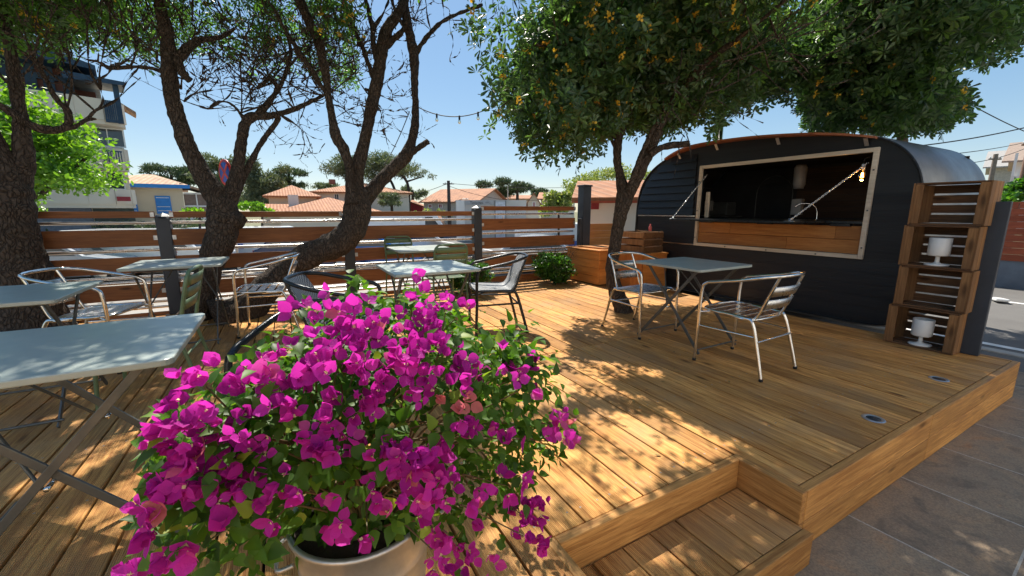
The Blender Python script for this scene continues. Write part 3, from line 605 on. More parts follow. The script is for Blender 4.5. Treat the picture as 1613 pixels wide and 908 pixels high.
# ================================================================ CHAIRS
def arm_chair(name, label, tube, kind, group, rad=.0125):
    t = thing(name, label, 'chair', (0, 0, 0), 0, group); W = .265; s = .21
    hoop = smoothpath([(-W-.0, .20, 0.0+.0), (-W, .205, .3), (-W, .20, .58), (-W, .165, .645), (-W-.005, .08, .668), (-W-.01, -.1, .705), (-W+.025, -.235, .738), (-.15, -.315, .752), (0, -.335, .755),
                       (.15, -.315, .752), (W-.025, -.235, .738), (W+.01, -.1, .705), (W+.005, .08, .668), (W, .165, .645), (W, .20, .58), (W, .205, .3), (W, .20, 0.0)], 6)
    hoop = [Vector((p.x, p.y + (.03 if p.z < .3 else 0)*(1-p.z/.3)*.6, max(p.z, .004))) for p in hoop]
    MB().tube(hoop, rad, 12).build('arm_hoop', tube, t)
    sf = smoothpath([(-s, .19, .435), (-.05, .225, .438), (.05, .225, .438), (s, .19, .435), (s+.01, 0, .425), (s-.02, -.17, .415), (-s+.02, -.17, .415), (-s-.01, 0, .425)], 5, True)
    MB().tube(sf, rad*.85, 10, closed=True).build('seat_frame', tube, t)
    for q in (-1, 1):
        MB().tube(smoothpath([(q*(s+.01), .12, .43), (q*(s+.012), -.12, .425), (q*(s+.01), -.19, .395), (q*(s+.02), -.25, .2), (q*(s+.03), -.30, .004)], 5), rad, 12).build('rear_leg', tube, t)
        MB().tube(smoothpath([(q*(s-.035), .0, .412), (q*(s-.035), -.14, .412), (q*(s-.04), -.19, .44), (q*(s-.045), -.235, .56), (q*(s-.05), -.312, .750)], 5), rad*.8, 10).build('back_upright', tube, t)
        MB().tube([(q*W, .20, .30), (q*(s+.015), -.225, .30)], rad*.65, 8).build('side_rail', tube, t)
        MB().tube([(q*W, .202, .41), (q*(s+.0), .12, .425)], rad*.65, 8).build('seat_bracket', tube, t)
        for p in ((q*W, .218, 0), (q*(s+.03), -.30, 0)): MB().lathe([(0, 0), (rad*1.15, 0), (rad*1.15, .02), (0, .02)], p, 12).build('rubber_foot', MT['rubber'], t)
    MB().tube([(-W, .204, .28), (W, .204, .28)], rad*.6, 8).build('front_rail', tube, t) if kind == 'x' else None
    MB().tube([(-s-.02, -.24, .27), (s+.02, -.24, .27)], rad*.65, 8).build('rear_rail', tube, t)
    if kind == 'alu':
        for i in range(5):
            y = .165-.077*i; MB().box((0, y, .437-.003*i-.0), (2*s-.01, .062, .006), (R(-1.5), 0, 0)).build('seat_slat', MT['aluflat'], t, bevel=.002)
        for z0, yb in ((.50, -.225), (.60, -.262)):
            b = MB(); vs = []
            for k in range(9):
                u = -1+k/4; x = u*(s-.04); y = yb-.022*(1-u*u)
                vs += [(x, y, z0), (x, y-.028, z0+.075), (x, y-.006, z0), (x, y-.034, z0+.075)]
            fs = []
            for k in range(8): a = 4*k; fs += [(a, a+4, a+5, a+1), (a+2, a+3, a+7, a+6), (a+1, a+5, a+7, a+3), (a, a+2, a+6, a+4)]
            b.add(vs, fs, .5, True).build('back_slat', MT['aluflat'], t)
    else:
        prf = smoothpath([(0, .215, .441), (0, .1, .436), (0, -.06, .426), (0, -.14, .432), (0, -.185, .475), (0, -.225, .58), (0, -.285, .70), (0, -.318, .758)], 5); vs = []; N = len(prf)
        for p in prf:
            hw = (s-.005) if p.z < .46 else (s-.005)-.05*(p.z-.46)/.3
            for k in range(9): u = -1+k/4; vs.append((u*hw, p.y-(.02*(1-u*u) if p.z > .46 else 0), p.z-(.012*(1-u*u) if p.z < .46 else 0)))
        fs = [(9*i+k, 9*i+k+1, 9*i+k+10, 9*i+k+9) for i in range(N-1) for k in range(8)]
        o = MB().add(vs, fs, .5, True).build('woven_seat', MT['weave'], t); m = o.modifiers.new('solid', 'SOLIDIFY'); m.thickness = .008
    return t
ga = 'aluminium armchairs'; A = arm_chair('aluminium_armchair', 'x', MT['alu'], 'alu', ga)
for i, (loc, rz, l) in enumerate((((3.12, 1.87, .002), 2, 'aluminium armchair with its back to us, nearest chair on the sunny open deck'),
                                  ((3.13, 2.93, .002), 183, 'aluminium armchair beside the slim tree trunk, facing the camera across the square table'),
                                  ((-.20, 4.80, .002), 84, 'aluminium armchair in front of the leaning tree trunk, facing left'),
                                  ((-1.30, 4.28, .002), -104, 'aluminium armchair behind the left tables in front of the thick trunk'))): place(A, loc, rz, l, i == 0)
gw = 'black tube armchairs with woven seats'; Wc = arm_chair('woven_armchair', 'x', MT['blackt'], 'weave', gw, .0145)
for i, (loc, rz, l) in enumerate((((1.84, 3.72, .002), 74, 'black woven armchair on the open deck right of the grey table, facing left'),
                                  ((.34, 3.05, .002), -112, 'black woven armchair just behind the flowers, facing the grey table'),
                                  ((.10, 1.90, .002), 147, 'black woven armchair half hidden by the bougainvillea, nearest to the camera'))): place(Wc, loc, rz, l, i == 0)
def green_chair():
    t = thing('slatted_metal_chair', 'x', 'chair', (0, 0, 0), 0, 'sage green metal chairs'); s = .19
    MB().tube(smoothpath([(-s, -.20, .42), (-s, -.235, .60), (-s, -.27, .76), (-s+.03, -.283, .815), (-s+.08, -.286, .83), (s-.08, -.286, .83), (s-.03, -.283, .815), (s, -.27, .76), (s, -.235, .60), (s, -.20, .42)], 5), .0115, 10).build('back_frame', MT['green'], t)
    for i in range(3):
        z = .585+.078*i; y = -.232-.036*i*.55-.004*i; b = MB(); vs = []
        for k in range(9):
            u = -1+k/4; vs += [(u*(s-.008), y-.014*(1-u*u), z), (u*(s-.008), y-.014-.014*(1-u*u), z+.062)]
        o = b.add(vs, [(2*k, 2*k+2, 2*k+3, 2*k+1) for k in range(8)], .5, True).build('back_slat', MT['green'], t); m = o.modifiers.new('solid', 'SOLIDIFY'); m.thickness = .004
    for q in (-1, 1):
        MB().tube([(q*s, -.20, .42), (q*(s+.005), -.21, .36), (q*(s+.012), -.29, .004)], .011, 10).build('rear_leg', MT['green'], t)
        MB().tube([(q*s, -.20, .435), (q*s, .19, .445), (q*s, .205, .43), (q*(s+.01), .235, .004)], .011, 10).build('front_leg', MT['green'], t)
    for i in range(7): MB().box((0, .185-.058*i, .449-.001*i), (2*s-.02, .046, .004), (R(-1), 0, 0)).build('seat_slat', MT['green'], t, bevel=.0015)
    MB().tube([(-s, .20, .43), (s, .20, .43)], .009, 8).build('front_rail', MT['green'], t); MB().tube([(-s, -.22, .30), (s, -.22, .30)], .008, 8).build('rear_rail', MT['green'], t)
    return t
Gc = green_chair()
for i, (loc, rz, l) in enumerate((((-.80, 3.36, .002), 86, 'sage green slatted chair behind the big foreground table, facing left'),
                                  ((1.62, 4.58, .002), 0, 'sage green slatted chair with its back to us behind the middle grey table'),
                                  ((1.45, 5.72, .002), 180, 'sage green slatted chair between the farthest table and the fence'))): place(Gc, loc, rz, l, i == 0)
# ================================================================ LEAVES
def norm(a): return a/np.maximum(np.linalg.norm(a, axis=1, keepdims=True), 1e-9)
LV = {  # outline stations: (along, halfwidth) ; fold
 'leaf': [(.0, 0), (.35, .9), (.7, .8), (1, 0)],
 'ovate': [(.0, 0), (.28, 1.0), (.62, .72), (1, 0)],
 'bract': [(.0, 0), (.16, .72), (.40, 1.0), (.66, .82), (.86, .36), (1, 0)],
 'heart': [(.0, 0), (.10, .60), (.30, 1.0), (.58, .72), (.82, .28), (1, 0)],
 'obov': [(.0, 0), (.40, .55), (.80, 1.0), (1, 0)],
}
def leaves_mesh(name, P, Dr, Nn, L, Wd, rnd, mt, parent, shape='leaf', fold=.25, curl=.12, world=True):
    P, Dr, Nn = map(lambda a: np.asarray(a, float), (P, Dr, Nn)); n = len(P)
    L = np.broadcast_to(np.asarray(L, float), (n,))[:, None]; Wd = np.broadcast_to(np.asarray(Wd, float), (n,))[:, None]
    Dr = norm(Dr); S = norm(np.cross(Dr, Nn)); Nn = np.cross(S, Dr); st = LV[shape]
    V = []; ms = st[1:-1]; K = len(ms)
    def pt(a, w, up): return P + Dr*L*a + S*Wd*w + Nn*L*up
    V.append(pt(0, 0, 0))
    for a, w in ms:
        z = -curl*a*a; V += [pt(a, w, z+fold*w*.25), pt(a, 0, z), pt(a, -w, z+fold*w*.25)]
    V.append(pt(1, 0, -curl)); V = np.stack(V, 1); nv = V.shape[1]; e = nv-1; q0 = 3*K-2
    tris = [(0, 1, 2), (0, 2, 3), (e, q0+1, q0), (e, q0+2, q0+1)]; quads = []
    for i in range(K-1): a = 1+3*i; quads += [(a, a+3, a+4, a+1), (a+1, a+4, a+5, a+2)]
    base = (np.arange(n)*nv)[:, None]
    ft_ = (base[:, None, :] + np.array(tris)[None]).reshape(-1); fq = (base[:, None, :] + np.array(quads)[None]).reshape(-1)
    if parent is not None and world:
        I = np.array(M_of(parent).inverted()); V = V @ I[:3, :3].T + I[:3, 3]
    me = bpy.data.meshes.new(name); me.vertices.add(n*nv); me.vertices.foreach_set('co', V.reshape(-1).astype(np.float32))
    nt_, nq = n*4, n*len(quads); me.loops.add(nt_*3+nq*4); me.loops.foreach_set('vertex_index', np.concatenate([ft_, fq]).astype(np.int32))
    me.polygons.add(nt_+nq); me.polygons.foreach_set('loop_start', np.concatenate([np.arange(nt_)*3, nt_*3+np.arange(nq)*4]).astype(np.int32))
    me.update(calc_edges=True)
    a = me.attributes.new('rnd', 'FLOAT', 'FACE'); rr = np.broadcast_to(rnd, (n,)); a.data.foreach_set('value', np.concatenate([np.repeat(rr, 4), np.repeat(rr, len(quads))]).astype(np.float32))
    me.polygons.foreach_set('use_smooth', np.ones(nt_+nq, bool)); me.materials.append(mt)
    o = bpy.data.objects.new(name, me); COL.objects.link(o)
    if parent is not None: o.parent = parent; ROOT[o.name] = M_of(parent)
    return o
def inpoly(x, y, poly):
    c = np.zeros(len(x), bool); n = len(poly)
    for i in range(n):
        x0, y0 = poly[i]; x1, y1 = poly[(i+1) % n]
        if y0 == y1: continue
        k = ((y0 > y) != (y1 > y)) & (x < (x1-x0)*(y-y0)/(y1-y0)+x0); c ^= k
    return c
def runit(n): return norm(rng.normal(size=(n, 3)))
def rosettes(C, k, L, W, spread=1.0, up=None):
    """k leaves around each centre, fanning round an axis; returns P, D, N"""
    n = len(C); ax = norm(runit(n)*.9 + (np.array([0, 0, .55]) if up is None else up)); t1 = norm(np.cross(ax, runit(n))); t2 = np.cross(ax, t1)
    P, D, N = [], [], []
    for i in range(k):
        a = 2*math.pi*i/k + rng.uniform(0, .9, n); el = rng.uniform(.05, .9, n)*spread
        d = (t1*np.cos(a)[:, None]+t2*np.sin(a)[:, None])*np.cos(el)[:, None]+ax*np.sin(el)[:, None]
        d += np.array([0, 0, -.18]); P.append(C+d*.01); D.append(d); N.append(ax+runit(n)*.25)
    return np.concatenate(P), np.concatenate(D), np.concatenate(N)
def ellipsoids(cs, n, shell=.35):
    """n points inside a list of (x,y,z,rx,ry,rz)"""
    cs = np.asarray(cs, float); v = cs[:, 3]*cs[:, 4]*cs[:, 5]; idx = rng.choice(len(cs), n, p=v/v.sum())
    r = rng.uniform(shell**3, 1, n)**(1/3); return cs[idx, :3]+runit(n)*r[:, None]*cs[idx, 3:]
# ================================================================ TREES
def limb(b, pts, D, seg=12, jit=.06):
    """pts: (x, y, width px[, D]) in photo pixels at horizontal distance D"""
    raw = []
    for q in pts:
        d = q[3] if len(q) > 3 else D; P = at(q[0], q[1], d); r = ray(q[0], q[1]); dep = d/math.hypot(r[0], r[1])
        raw.append((P, q[2]/2*dep/FPX*.81))
    S = smoothpath([p for p, r in raw], 5); rr = smoothpath([(r, 0, 0) for p, r in raw], 5)
    rr = [max(.003, q.x*(1+random.uniform(-jit, jit))) for q in rr]
    b.tube(S, rr, seg, jit=.05); return S[-1], (S[-1]-S[-3]).normalized(), rr[-1]
def twigs(b, p, d, r, length, depth, spread=.7, up=.15, drop=0):
    n = random.randint(4, 6); pts = [p.copy()]; q = p.copy(); d = d.copy()
    for i in range(n):
        d = (d+Vector((random.gauss(0, .22), random.gauss(0, .22), random.gauss(up*.4, .2)-drop))).normalized(); q = q+d*length/n; pts.append(q.copy())
    b.tube(pts, [r*(1-.55*i/n) for i in range(n+1)], 5 if r > .008 else 4, cap=False)
    if depth > 0:
        for j in range(random.randint(2, 3)):
            i = random.randint(2, n); nd = (d+Vector((random.gauss(0, spread), random.gauss(0, spread), random.gauss(up, spread)))).normalized()
            twigs(b, pts[i], nd, r*.6, length*random.uniform(.55, .85), depth-1, spread, up, drop)
    return q
bark_disp = bpy.data.textures.new('bark_lumps', 'CLOUDS'); bark_disp.noise_scale = .07; bark_disp.noise_depth = 3
def barked(o, s=.03):
    m = o.modifiers.new('sub', 'SUBSURF'); m.levels = 1; m.render_levels = 1
    m = o.modifiers.new('lumps', 'DISPLACE'); m.texture = bark_disp; m.strength = s; m.mid_level = .5; m.texture_coords = 'LOCAL'; return o
# ---- thick trunk at the left edge
D0 = 6.35
tl = thing('tree', 'thick gnarled tree at the left edge, its trunk behind the left tables', 'tree', tuple(at(48, 515, D0)*1.0)[:2]+(0,), 0, 'pittosporum trees on the deck')
b = MB()
limb(b, [(52, 528, 150), (50, 505, 112), (42, 470, 92), (36, 430, 84), (24, 390, 80), (14, 350, 78), (10, 310, 76), (5, 280, 62), (-12, 235, 44), (-35, 180, 40), (-60, 110, 34), (-90, 20, 26)], D0, 18)
limb(b, [(20, 330, 40), (30, 285, 40), (37, 250, 34), (33, 200, 26), (27, 150, 22), (20, 100, 20), (12, 50, 18), (2, 0, 15), (-10, -70, 10)], D0, 12)
limb(b, [(-6, 165, 13), (10, 172, 15), (33, 188, 15), (55, 200, 16), (80, 205, 16), (100, 203, 15), (109, 190, 13), (105, 172, 11), (90, 157, 10), (75, 130, 8), (58, 100, 7), (45, 70, 5)], D0-.1, 10)
limb(b, [(95, 206, 9), (118, 200, 8), (135, 190, 7), (152, 188, 5)], D0-.1, 8); limb(b, [(130, 193, 6), (150, 175, 5), (162, 160, 4), (158, 140, 3)], D0-.1, 6)
for q in ((75, 130), (58, 100), (105, 172), (150, 175), (158, 140), (33, 150)):
    for k in range(2): twigs(b, at(q[0], q[1], D0-.1), Vector((random.gauss(0, .5), random.gauss(0, .5), .8)).normalized(), .012, .7, 2)
barked(b.build('trunk', MT['bark'], tl, world=True))
# ---- knobbly second tree
D1 = 5.75
t2 = thing('tree', 'knobbly forked tree in front of the slatted fence, behind the left grey table', 'tree', tuple(at(312, 497, D1))[:2]+(0,), 0, 'pittosporum trees on the deck')
b = MB()
limb(b, [(308, 508, 78), (312, 490, 54), (318, 465, 46), (328, 430, 46), (338, 400, 48), (348, 375, 54), (352, 350, 58), (350, 325, 52), (340, 308, 42), (325, 285, 36), (305, 250, 31), (290, 215, 29), (276, 175, 27), (268, 135, 26), (266, 100, 25), (264, 60, 24), (255, 20, 22), (246, -30, 20), (235, -100, 14)], D1, 16)
limb(b, [(345, 345, 44), (372, 345, 40), (384, 340, 24)], D1-.05, 12, .1); limb(b, [(350, 330, 40), (362, 310, 34), (370, 285, 26), (376, 255, 22), (380, 225, 20), (385, 198, 19), (395, 185, 17), (415, 183, 15), (440, 180, 12), (465, 172, 10), (490, 160, 8), (510, 150, 6)], D1, 12)
limb(b, [(366, 320, 18), (378, 292, 14), (392, 262, 12), (410, 228, 11), (430, 200, 10), (440, 184, 8)], D1+.05, 10)
limb(b, [(400, 186, 14), (415, 172, 14), (428, 155, 12), (437, 140, 10), (425, 125, 8), (405, 140, 5)], D1, 8); limb(b, [(428, 155, 10), (442, 135, 9), (452, 110, 8), (458, 80, 7), (450, 40, 6)], D1, 8)
limb(b, [(268, 100, 18), (285, 88, 20), (300, 72, 18), (318, 62, 12), (345, 60, 9), (370, 45, 7)], D1, 8); limb(b, [(280, 95, 16), (288, 115, 15), (300, 128, 14)], D1-.1, 8); limb(b, [(388, 200, 9), (378, 178, 6), (360, 162, 5), (340, 162, 4), (328, 172, 3)], D1, 6)
limb(b, [(268, 120, 10), (240, 108, 8), (205, 106, 7), (175, 108, 6), (150, 95, 4)], D1, 8)
for q in ((300, 72), (370, 45), (328, 172), (405, 140), (425, 125), (452, 110), (458, 80), (465, 172), (490, 160), (440, 180), (415, 172), (205, 106), (175, 108), (300, 128), (285, 140), (290, 160), (510, 150), (437, 140), (395, 150), (380, 178), (475, 130)):
    for k in range(3): twigs(b, at(q[0], q[1], D1), Vector((random.gauss(0, .7), random.gauss(0, .7), random.gauss(.4, .4))).normalized(), .010, random.uniform(.4, .8), 3)
barked(b.build('trunk', MT['bark'], t2, world=True))
# ---- leaning tree with three stems
D2 = 5.55
t3 = thing('tree', 'leaning tree with a low bent trunk dividing into three tall dark stems', 'tree', tuple(at(375, 500, D2))[:2]+(0,), 0, 'pittosporum trees on the deck')
b = MB()
limb(b, [(345, 512, 110), (378, 498, 84), (405, 470, 60), (435, 440, 52), (470, 412, 50), (505, 395, 50), (535, 382, 52), (555, 362, 52), (563, 335, 52), (562, 312, 46), (561, 290, 30), (565, 260, 25), (572, 232, 23), (580, 195, 22), (589, 152, 23), (597, 110, 23), (604, 68, 24), (612, 42, 22), (628, 22, 18), (640, -10, 16), (660, -80, 10)], D2, 16)
limb(b, [(556, 320, 30), (552, 292, 20), (550, 262, 17), (541, 235, 21), (529, 214, 20), (524, 190, 16), (519, 160, 14), (515, 132, 15), (509, 98, 18), (500, 62, 18), (484, 28, 20), (470, -5, 19), (450, -60, 14)], D2-.1, 12)
limb(b, [(572, 318, 34), (590, 296, 28), (610, 275, 26), (630, 256, 26), (643, 240, 25), (649, 220, 18), (654, 196, 17), (654, 165, 14), (653, 125, 15), (652, 88, 20), (647, 62, 18), (640, 28, 18), (634, -10, 17), (620, -80, 10)], D2+.1, 12)
limb(b, [(642, 244, 16), (658, 234, 12), (675, 223, 11)], D2+.05, 10, .03)
limb(b, [(655, 85, 12), (664, 70, 10), (680, 50, 9), (700, 32, 8), (727, 20, 7), (760, 8, 5)], D2+.1, 8)
limb(b, [(588, 122, 12), (580, 100, 9), (571, 75, 9), (560, 50, 9), (548, 22, 9), (538, -5, 8), (520, -50, 6)], D2, 8); limb(b, [(594, 100, 12), (588, 70, 11), (586, 43, 10), (580, 15, 8), (570, -20, 6)], D2, 8)
limb(b, [(604, 78, 16), (620, 62, 13), (635, 48, 11), (644, 30, 8)], D2, 8); limb(b, [(646, 60, 9), (632, 35, 8), (620, 10, 7), (612, -20, 5)], D2+.1, 8); limb(b, [(588, 48, 7), (600, 28, 6), (610, 8, 5), (618, -20, 4)], D2, 6)
limb(b, [(517, 148, 12), (505, 135, 10), (492, 112, 11), (474, 88, 11), (458, 62, 9), (445, 40, 7), (430, 10, 6)], D2-.1, 8)
for q in ((492, 112), (474, 88), (458, 62), (516, 150), (524, 190), (512, 110), (560, 50), (571, 75), (586, 43), (700, 32), (680, 50), (620, 62), (530, 110), (560, 120), (575, 140)):
    for k in range(2): twigs(b, at(q[0], q[1], D2), Vector((random.gauss(0, .7), random.gauss(0, .7), random.gauss(.3, .4))).normalized(), .009, random.uniform(.4, .7), 3)
barked(b.build('trunk', MT['bark'], t3, world=True))
# ---- slim tree by the trailer
D3 = 5.05
t4 = thing('tree', 'slim forked tree on the sunny deck with a broad dark crown reaching over the trailer', 'tree', tuple(at(983, 486, D3))[:2]+(0,), 0, 'pittosporum trees on the deck')
b = MB()
limb(b, [(982, 492, 40), (980, 482, 34), (971, 462, 30), (965, 438, 27), (964, 415, 25), (969, 385, 24), (975, 350, 25), (980, 325, 28), (982, 305, 27), (976, 275, 17), (972, 247, 16), (975, 215, 17), (984, 190, 18), (995, 160, 17), (1003, 125, 15), (1000, 80, 12), (990, 30, 10), (980, -40, 7)], D3, 16)
limb(b, [(984, 322, 24), (995, 297, 23), (1010, 268, 22), (1023, 238, 22), (1036, 208, 20), (1048, 180, 18), (1062, 155, 16, D3-.1), (1090, 120, 14, D3-.3), (1130, 85, 11, D3-.6), (1190, 40, 8, D3-.9), (1260, -20, 6, D3-1.2)], D3, 14)
limb(b, [(1024, 243, 16), (1040, 234, 13), (1060, 229, 13), (1086, 227, 11)], D3-.05, 12, .02); limb(b, [(990, 300, 12), (1000, 272, 11), (1012, 240, 10), (1025, 212, 9), (1038, 185, 8)], D3-.1, 10); limb(b, [(973, 240, 9), (964, 222, 8), (952, 202, 7), (938, 190, 5)], D3, 8)
limb(b, [(1045, 190, 10), (1075, 175, 9, D3+.2), (1110, 160, 8, D3+.6), (1150, 150, 6, D3+1.0)], D3, 8); limb(b, [(1000, 130, 10), (960, 100, 8, D3-.3), (900, 80, 7, D3-.6), (840, 70, 5, D3-.9)], D3, 8); limb(b, [(975, 225, 8), (940, 190, 7), (890, 180, 5), (850, 170, 4)], D3, 8); limb(b, [(1020, 238, 5), (1040, 222, 4)], D3-.1, 6)
for q in range(26): twigs(b, at(random.uniform(800, 1250), random.uniform(20, 150), D3-random.uniform(0, 1)), Vector((random.gauss(0, .7), random.gauss(0, .7), random.gauss(0, .4))).normalized(), .008, .7, 2)
barked(b.build('trunk', MT['bark'], t4, world=True), .025)
PR = [(722, -5), (726, 45), (735, 75), (745, 110), (752, 125), (748, 150), (762, 158), (765, 200), (790, 205), (792, 240), (812, 228), (830, 268), (868, 256), (880, 272), (905, 268), (935, 258), (950, 240), (968, 225), (990, 205), (1010, 200), (1020, 225), (1040, 200), (1060, 212), (1085, 190), (1115, 190), (1120, 212), (1140, 188), (1168, 178), (1185, 158), (1195, 178), (1220, 158), (1250, 160), (1262, 140), (1285, 122), (1320, 110), (1400, 112), (1470, 100), (1500, 118), (1530, 125), (1560, 110), (1575, 125), (1592, 100), (1605, 78), (1640, 40), (1640, -5)]
LIT = [[(600, 480), (880, 450), (1012, 456), (1000, 478), (900, 505), (890, 530), (910, 560), (1050, 580), (1060, 598), (960, 603), (880, 640), (700, 640), (600, 600)]]
HALF = [[(860, 600), (960, 600), (1060, 640), (1180, 715), (880, 865), (760, 870), (760, 700)], [(0, 500), (500, 490), (620, 500), (640, 640), (600, 908), (0, 908)]]
FEW = [[(1060, 600), (1600, 560), (1300, 900), (900, 908), (880, 860), (1180, 715)], [(1060, 500), (1560, 560), (1060, 598)]]
def shade_keep(C, kl=.03, kh=.22):
    s = np.array(sv); G_ = C - s*(C[:, 2:3]/s[2]); x, y, d = proj(G_); vis = d > .3
    u = rng.uniform(0, 1, len(C)); k = np.ones(len(C), bool)
    blot = np.sin(G_[:, 0]*5.1+1.3*np.sin(G_[:, 1]*3.7))*np.sin(G_[:, 1]*4.3+1.7*np.sin(G_[:, 0]*2.9)) > -.15
    for p in LIT: k &= ~(vis & inpoly(x, y, p)) | (u < kl)
    for p in HALF: k &= ~(vis & inpoly(x, y, p)) | (u < kh*np.where(blot, 2.2, .15))
    return k
def shaders(n, poly, z0, z1):     # points on the sun rays above the part of the deck that lies in shade
    out = []
    while len(out) < n:
        px_ = random.uniform(860, 1600); py_ = random.uniform(480, 908)
        if not inpoly(np.array([px_]), np.array([py_]), poly)[0]: continue
        r = ray(px_, py_); t = -CAMZ/r[2]; g = np.array([r[0]*t, r[1]*t, 0])
        if random.random() > min(1, (np.hypot(g[0], g[1])/4.5)**2): continue
        out.append(g+np.array(sv)/sv.z*random.uniform(z0, z1))
    return np.array(out)
def canopy(name, cs, n, poly, k, L, W, mt, parent, rmin, rmax, shape='obov', extra=None, margin=6, ytop=-5, dens=None, spread=1.0, more=None):
    C = ellipsoids(cs, n, .0)
    if more is not None: C = np.concatenate([C, more])
    x, y, d = proj(C); jx = rng.normal(0, margin, len(C)); jy = rng.normal(0, margin, len(C))
    ok = (d > .6) & ((y < ytop) | inpoly(x+jx, y+jy, poly)); dd = np.linalg.norm(C-np.array([0, 0, CAMZ]), axis=1); ok &= dd > rmin
    if extra is not None: ok &= extra(C, x, y)
    C = C[ok]; C = C[shade_keep(C)]; P, D, N = rosettes(C, k, L, W, spread); m = len(P); sc = rng.uniform(.7, 1.15, m)
    rn = np.clip(np.tile(rng.uniform(0, .85, len(C)), k)+rng.normal(0, .12, m), 0, 1)
    return leaves_mesh(name, P, D, N, L*sc, W*sc/2, rn, mt, parent, shape), C
def clumps(boxes, n, r0, r1, flat=.7):
    out = []
    for i in range(n):
        x0, x1, y0, y1, z0, z1 = boxes[i % len(boxes)]; r = random.uniform(r0, r1); out.append((random.uniform(x0, x1), random.uniform(y0, y1), random.uniform(z0, z1), r, r, r*flat))
    return out
def fl_heads(parent, C, n, name='flower_heads'):
    x, y, d = proj(C); dd = np.linalg.norm(C-np.array([0, 0, CAMZ]), axis=1); ok = np.where((y > -20) & (x > -20) & (x < 1640))[0]
    sel = ok[np.argsort(dd[ok]+rng.uniform(0, 1.5, len(ok)))][:n*6]; sel = rng.choice(sel, min(n, len(sel)), replace=False)
    for s in sel:
        c = C[s]+norm((np.array([0, 0, CAMZ])-C[s])[None])[0]*.04; q = c+rng.normal(0, .014, (12, 3)); leaves_mesh('flower_head', q, runit(12), runit(12), .025, .012, rng.uniform(0, 1), MT['flower'], parent, 'leaf')
cs = clumps([(2.0, 5.6, 2.3, 4.9, 2.45, 3.4), (1.6, 3.8, 3.4, 4.9, 2.0, 3.0), (3.4, 6.3, 1.3, 3.6, 2.7, 3.5), (5.0, 7.0, 2.0, 4.8, 2.9, 3.7), (1.7, 2.6, 3.0, 4.4, 2.0, 3.1), (3.2, 4.8, 3.4, 5.0, 2.3, 2.8), (5.0, 7.2, .9, 2.4, 2.9, 3.6)], 96, .42, .75, .62)
_, CC = canopy('crown', cs, 17500, PR, 8, .088, .030, MT['pitto'], t4, 2.5, 12, margin=7, more=np.concatenate([shaders(1500, FEW[0], 2.9, 4.1), shaders(500, FEW[1], 2.9, 4.1)]))
fl_heads(t4, CC, 96)
print('rosettes right', len(CC))
# tree behind the trailer
D5 = 8.6
t5 = thing('tree', 'tree behind the trailer, its pale trunk rising over the silver roof', 'tree', tuple(at(1425, 332, D5))[:2]+(-.3,), 0, 'pittosporum trees on the deck')
b = MB(); limb(b, [(1428, 400, 22), (1426, 320, 20), (1422, 260, 18), (1421, 215, 17), (1418, 180, 16), (1400, 140, 13), (1380, 100, 10)], D5, 12); limb(b, [(1421, 190, 12), (1440, 160, 10), (1470, 120, 8)], D5, 8)
barked(b.build('trunk', simple('pale_bark', (.26, .21, .16), .9, 0, (.15, .12, .09), 9, 1, .8, 30), t5, world=True), .02)
PL = [(1266, 100), (1268, 150), (1272, 190), (1270, 207), (1300, 204), (1330, 208), (1350, 195), (1372, 205), (1388, 222), (1410, 205), (1432, 208), (1455, 200), (1480, 205), (1500, 190), (1525, 182), (1530, 160), (1510, 140), (1490, 125), (1480, 90)]
c5 = at(1400, 160, D5-.9); cs = [(c5.x+random.gauss(0, .55), c5.y+random.gauss(0, .9), c5.z+random.gauss(.15, .35), .65, .65, .45) for i in range(26)]
_, C5 = canopy('crown', cs, 9000, PL, 8, .105, .036, MT['pitto'], t5, 3, 14, margin=6, ytop=-2000)
fl_heads(t5, C5, 26)
# left crowns
PLF = [(-20, -5), (-20, 120), (30, 95), (80, 88), (130, 100), (175, 118), (210, 122), (240, 115), (262, 105), (300, 70), (330, 100), (350, 118), (372, 100), (400, 112), (425, 128), (455, 122), (480, 100), (500, 120), (530, 132), (560, 120), (578, 100), (582, 60), (575, -5)]
cs = clumps([(-4.4, -1.9, 5.0, 8.0, 2.9, 4.8), (-3.6, -.9, 5.2, 8.0, 3.0, 5.0)], 60, .45, .8, .6)
_, C = canopy('crown', cs, 13000, PLF, 7, .082, .028, MT['pittol'], tl, 3, 12, margin=9); fl_heads(tl, C, 14)
cs = clumps([(-2.0, .3, 5.2, 8.0, 3.0, 5.0), (-1.4, .2, 3.8, 6.0, 3.3, 4.3)], 60, .4, .75, .6)
_, C = canopy('crown', cs, 13000, PLF, 7, .082, .028, MT['pittol'], t2, 3, 12, margin=9); fl_heads(t2, C, 16)
PT = [(400, -5), (405, 60), (470, 130), (505, 120), (540, 140), (575, 132), (585, 90), (600, 20), (612, -5)]
PT2 = PT+[]
cs = clumps([(-.1, 1.2, 5.0, 7.5, 2.8, 4.6), (.2, 1.6, 3.8, 5.6, 3.6, 4.4)], 36, .3, .6, .6)
_, C = canopy('crown', cs, 6500, PT, 7, .078, .026, MT['pittol'], t3, 3, 12, margin=9); fl_heads(t3, C, 14)
P6 = [(660, -5), (668, 22), (690, 35), (712, 30), (728, -5)]; c6 = at(692, 10, D2); cs = [(c6.x, c6.y, c6.z, .35, .35, .3)]
canopy('crown_tuft', cs, 130, P6, 7, .075, .025, MT['pittol'], t3, 3, 12, margin=4, ytop=-2000)
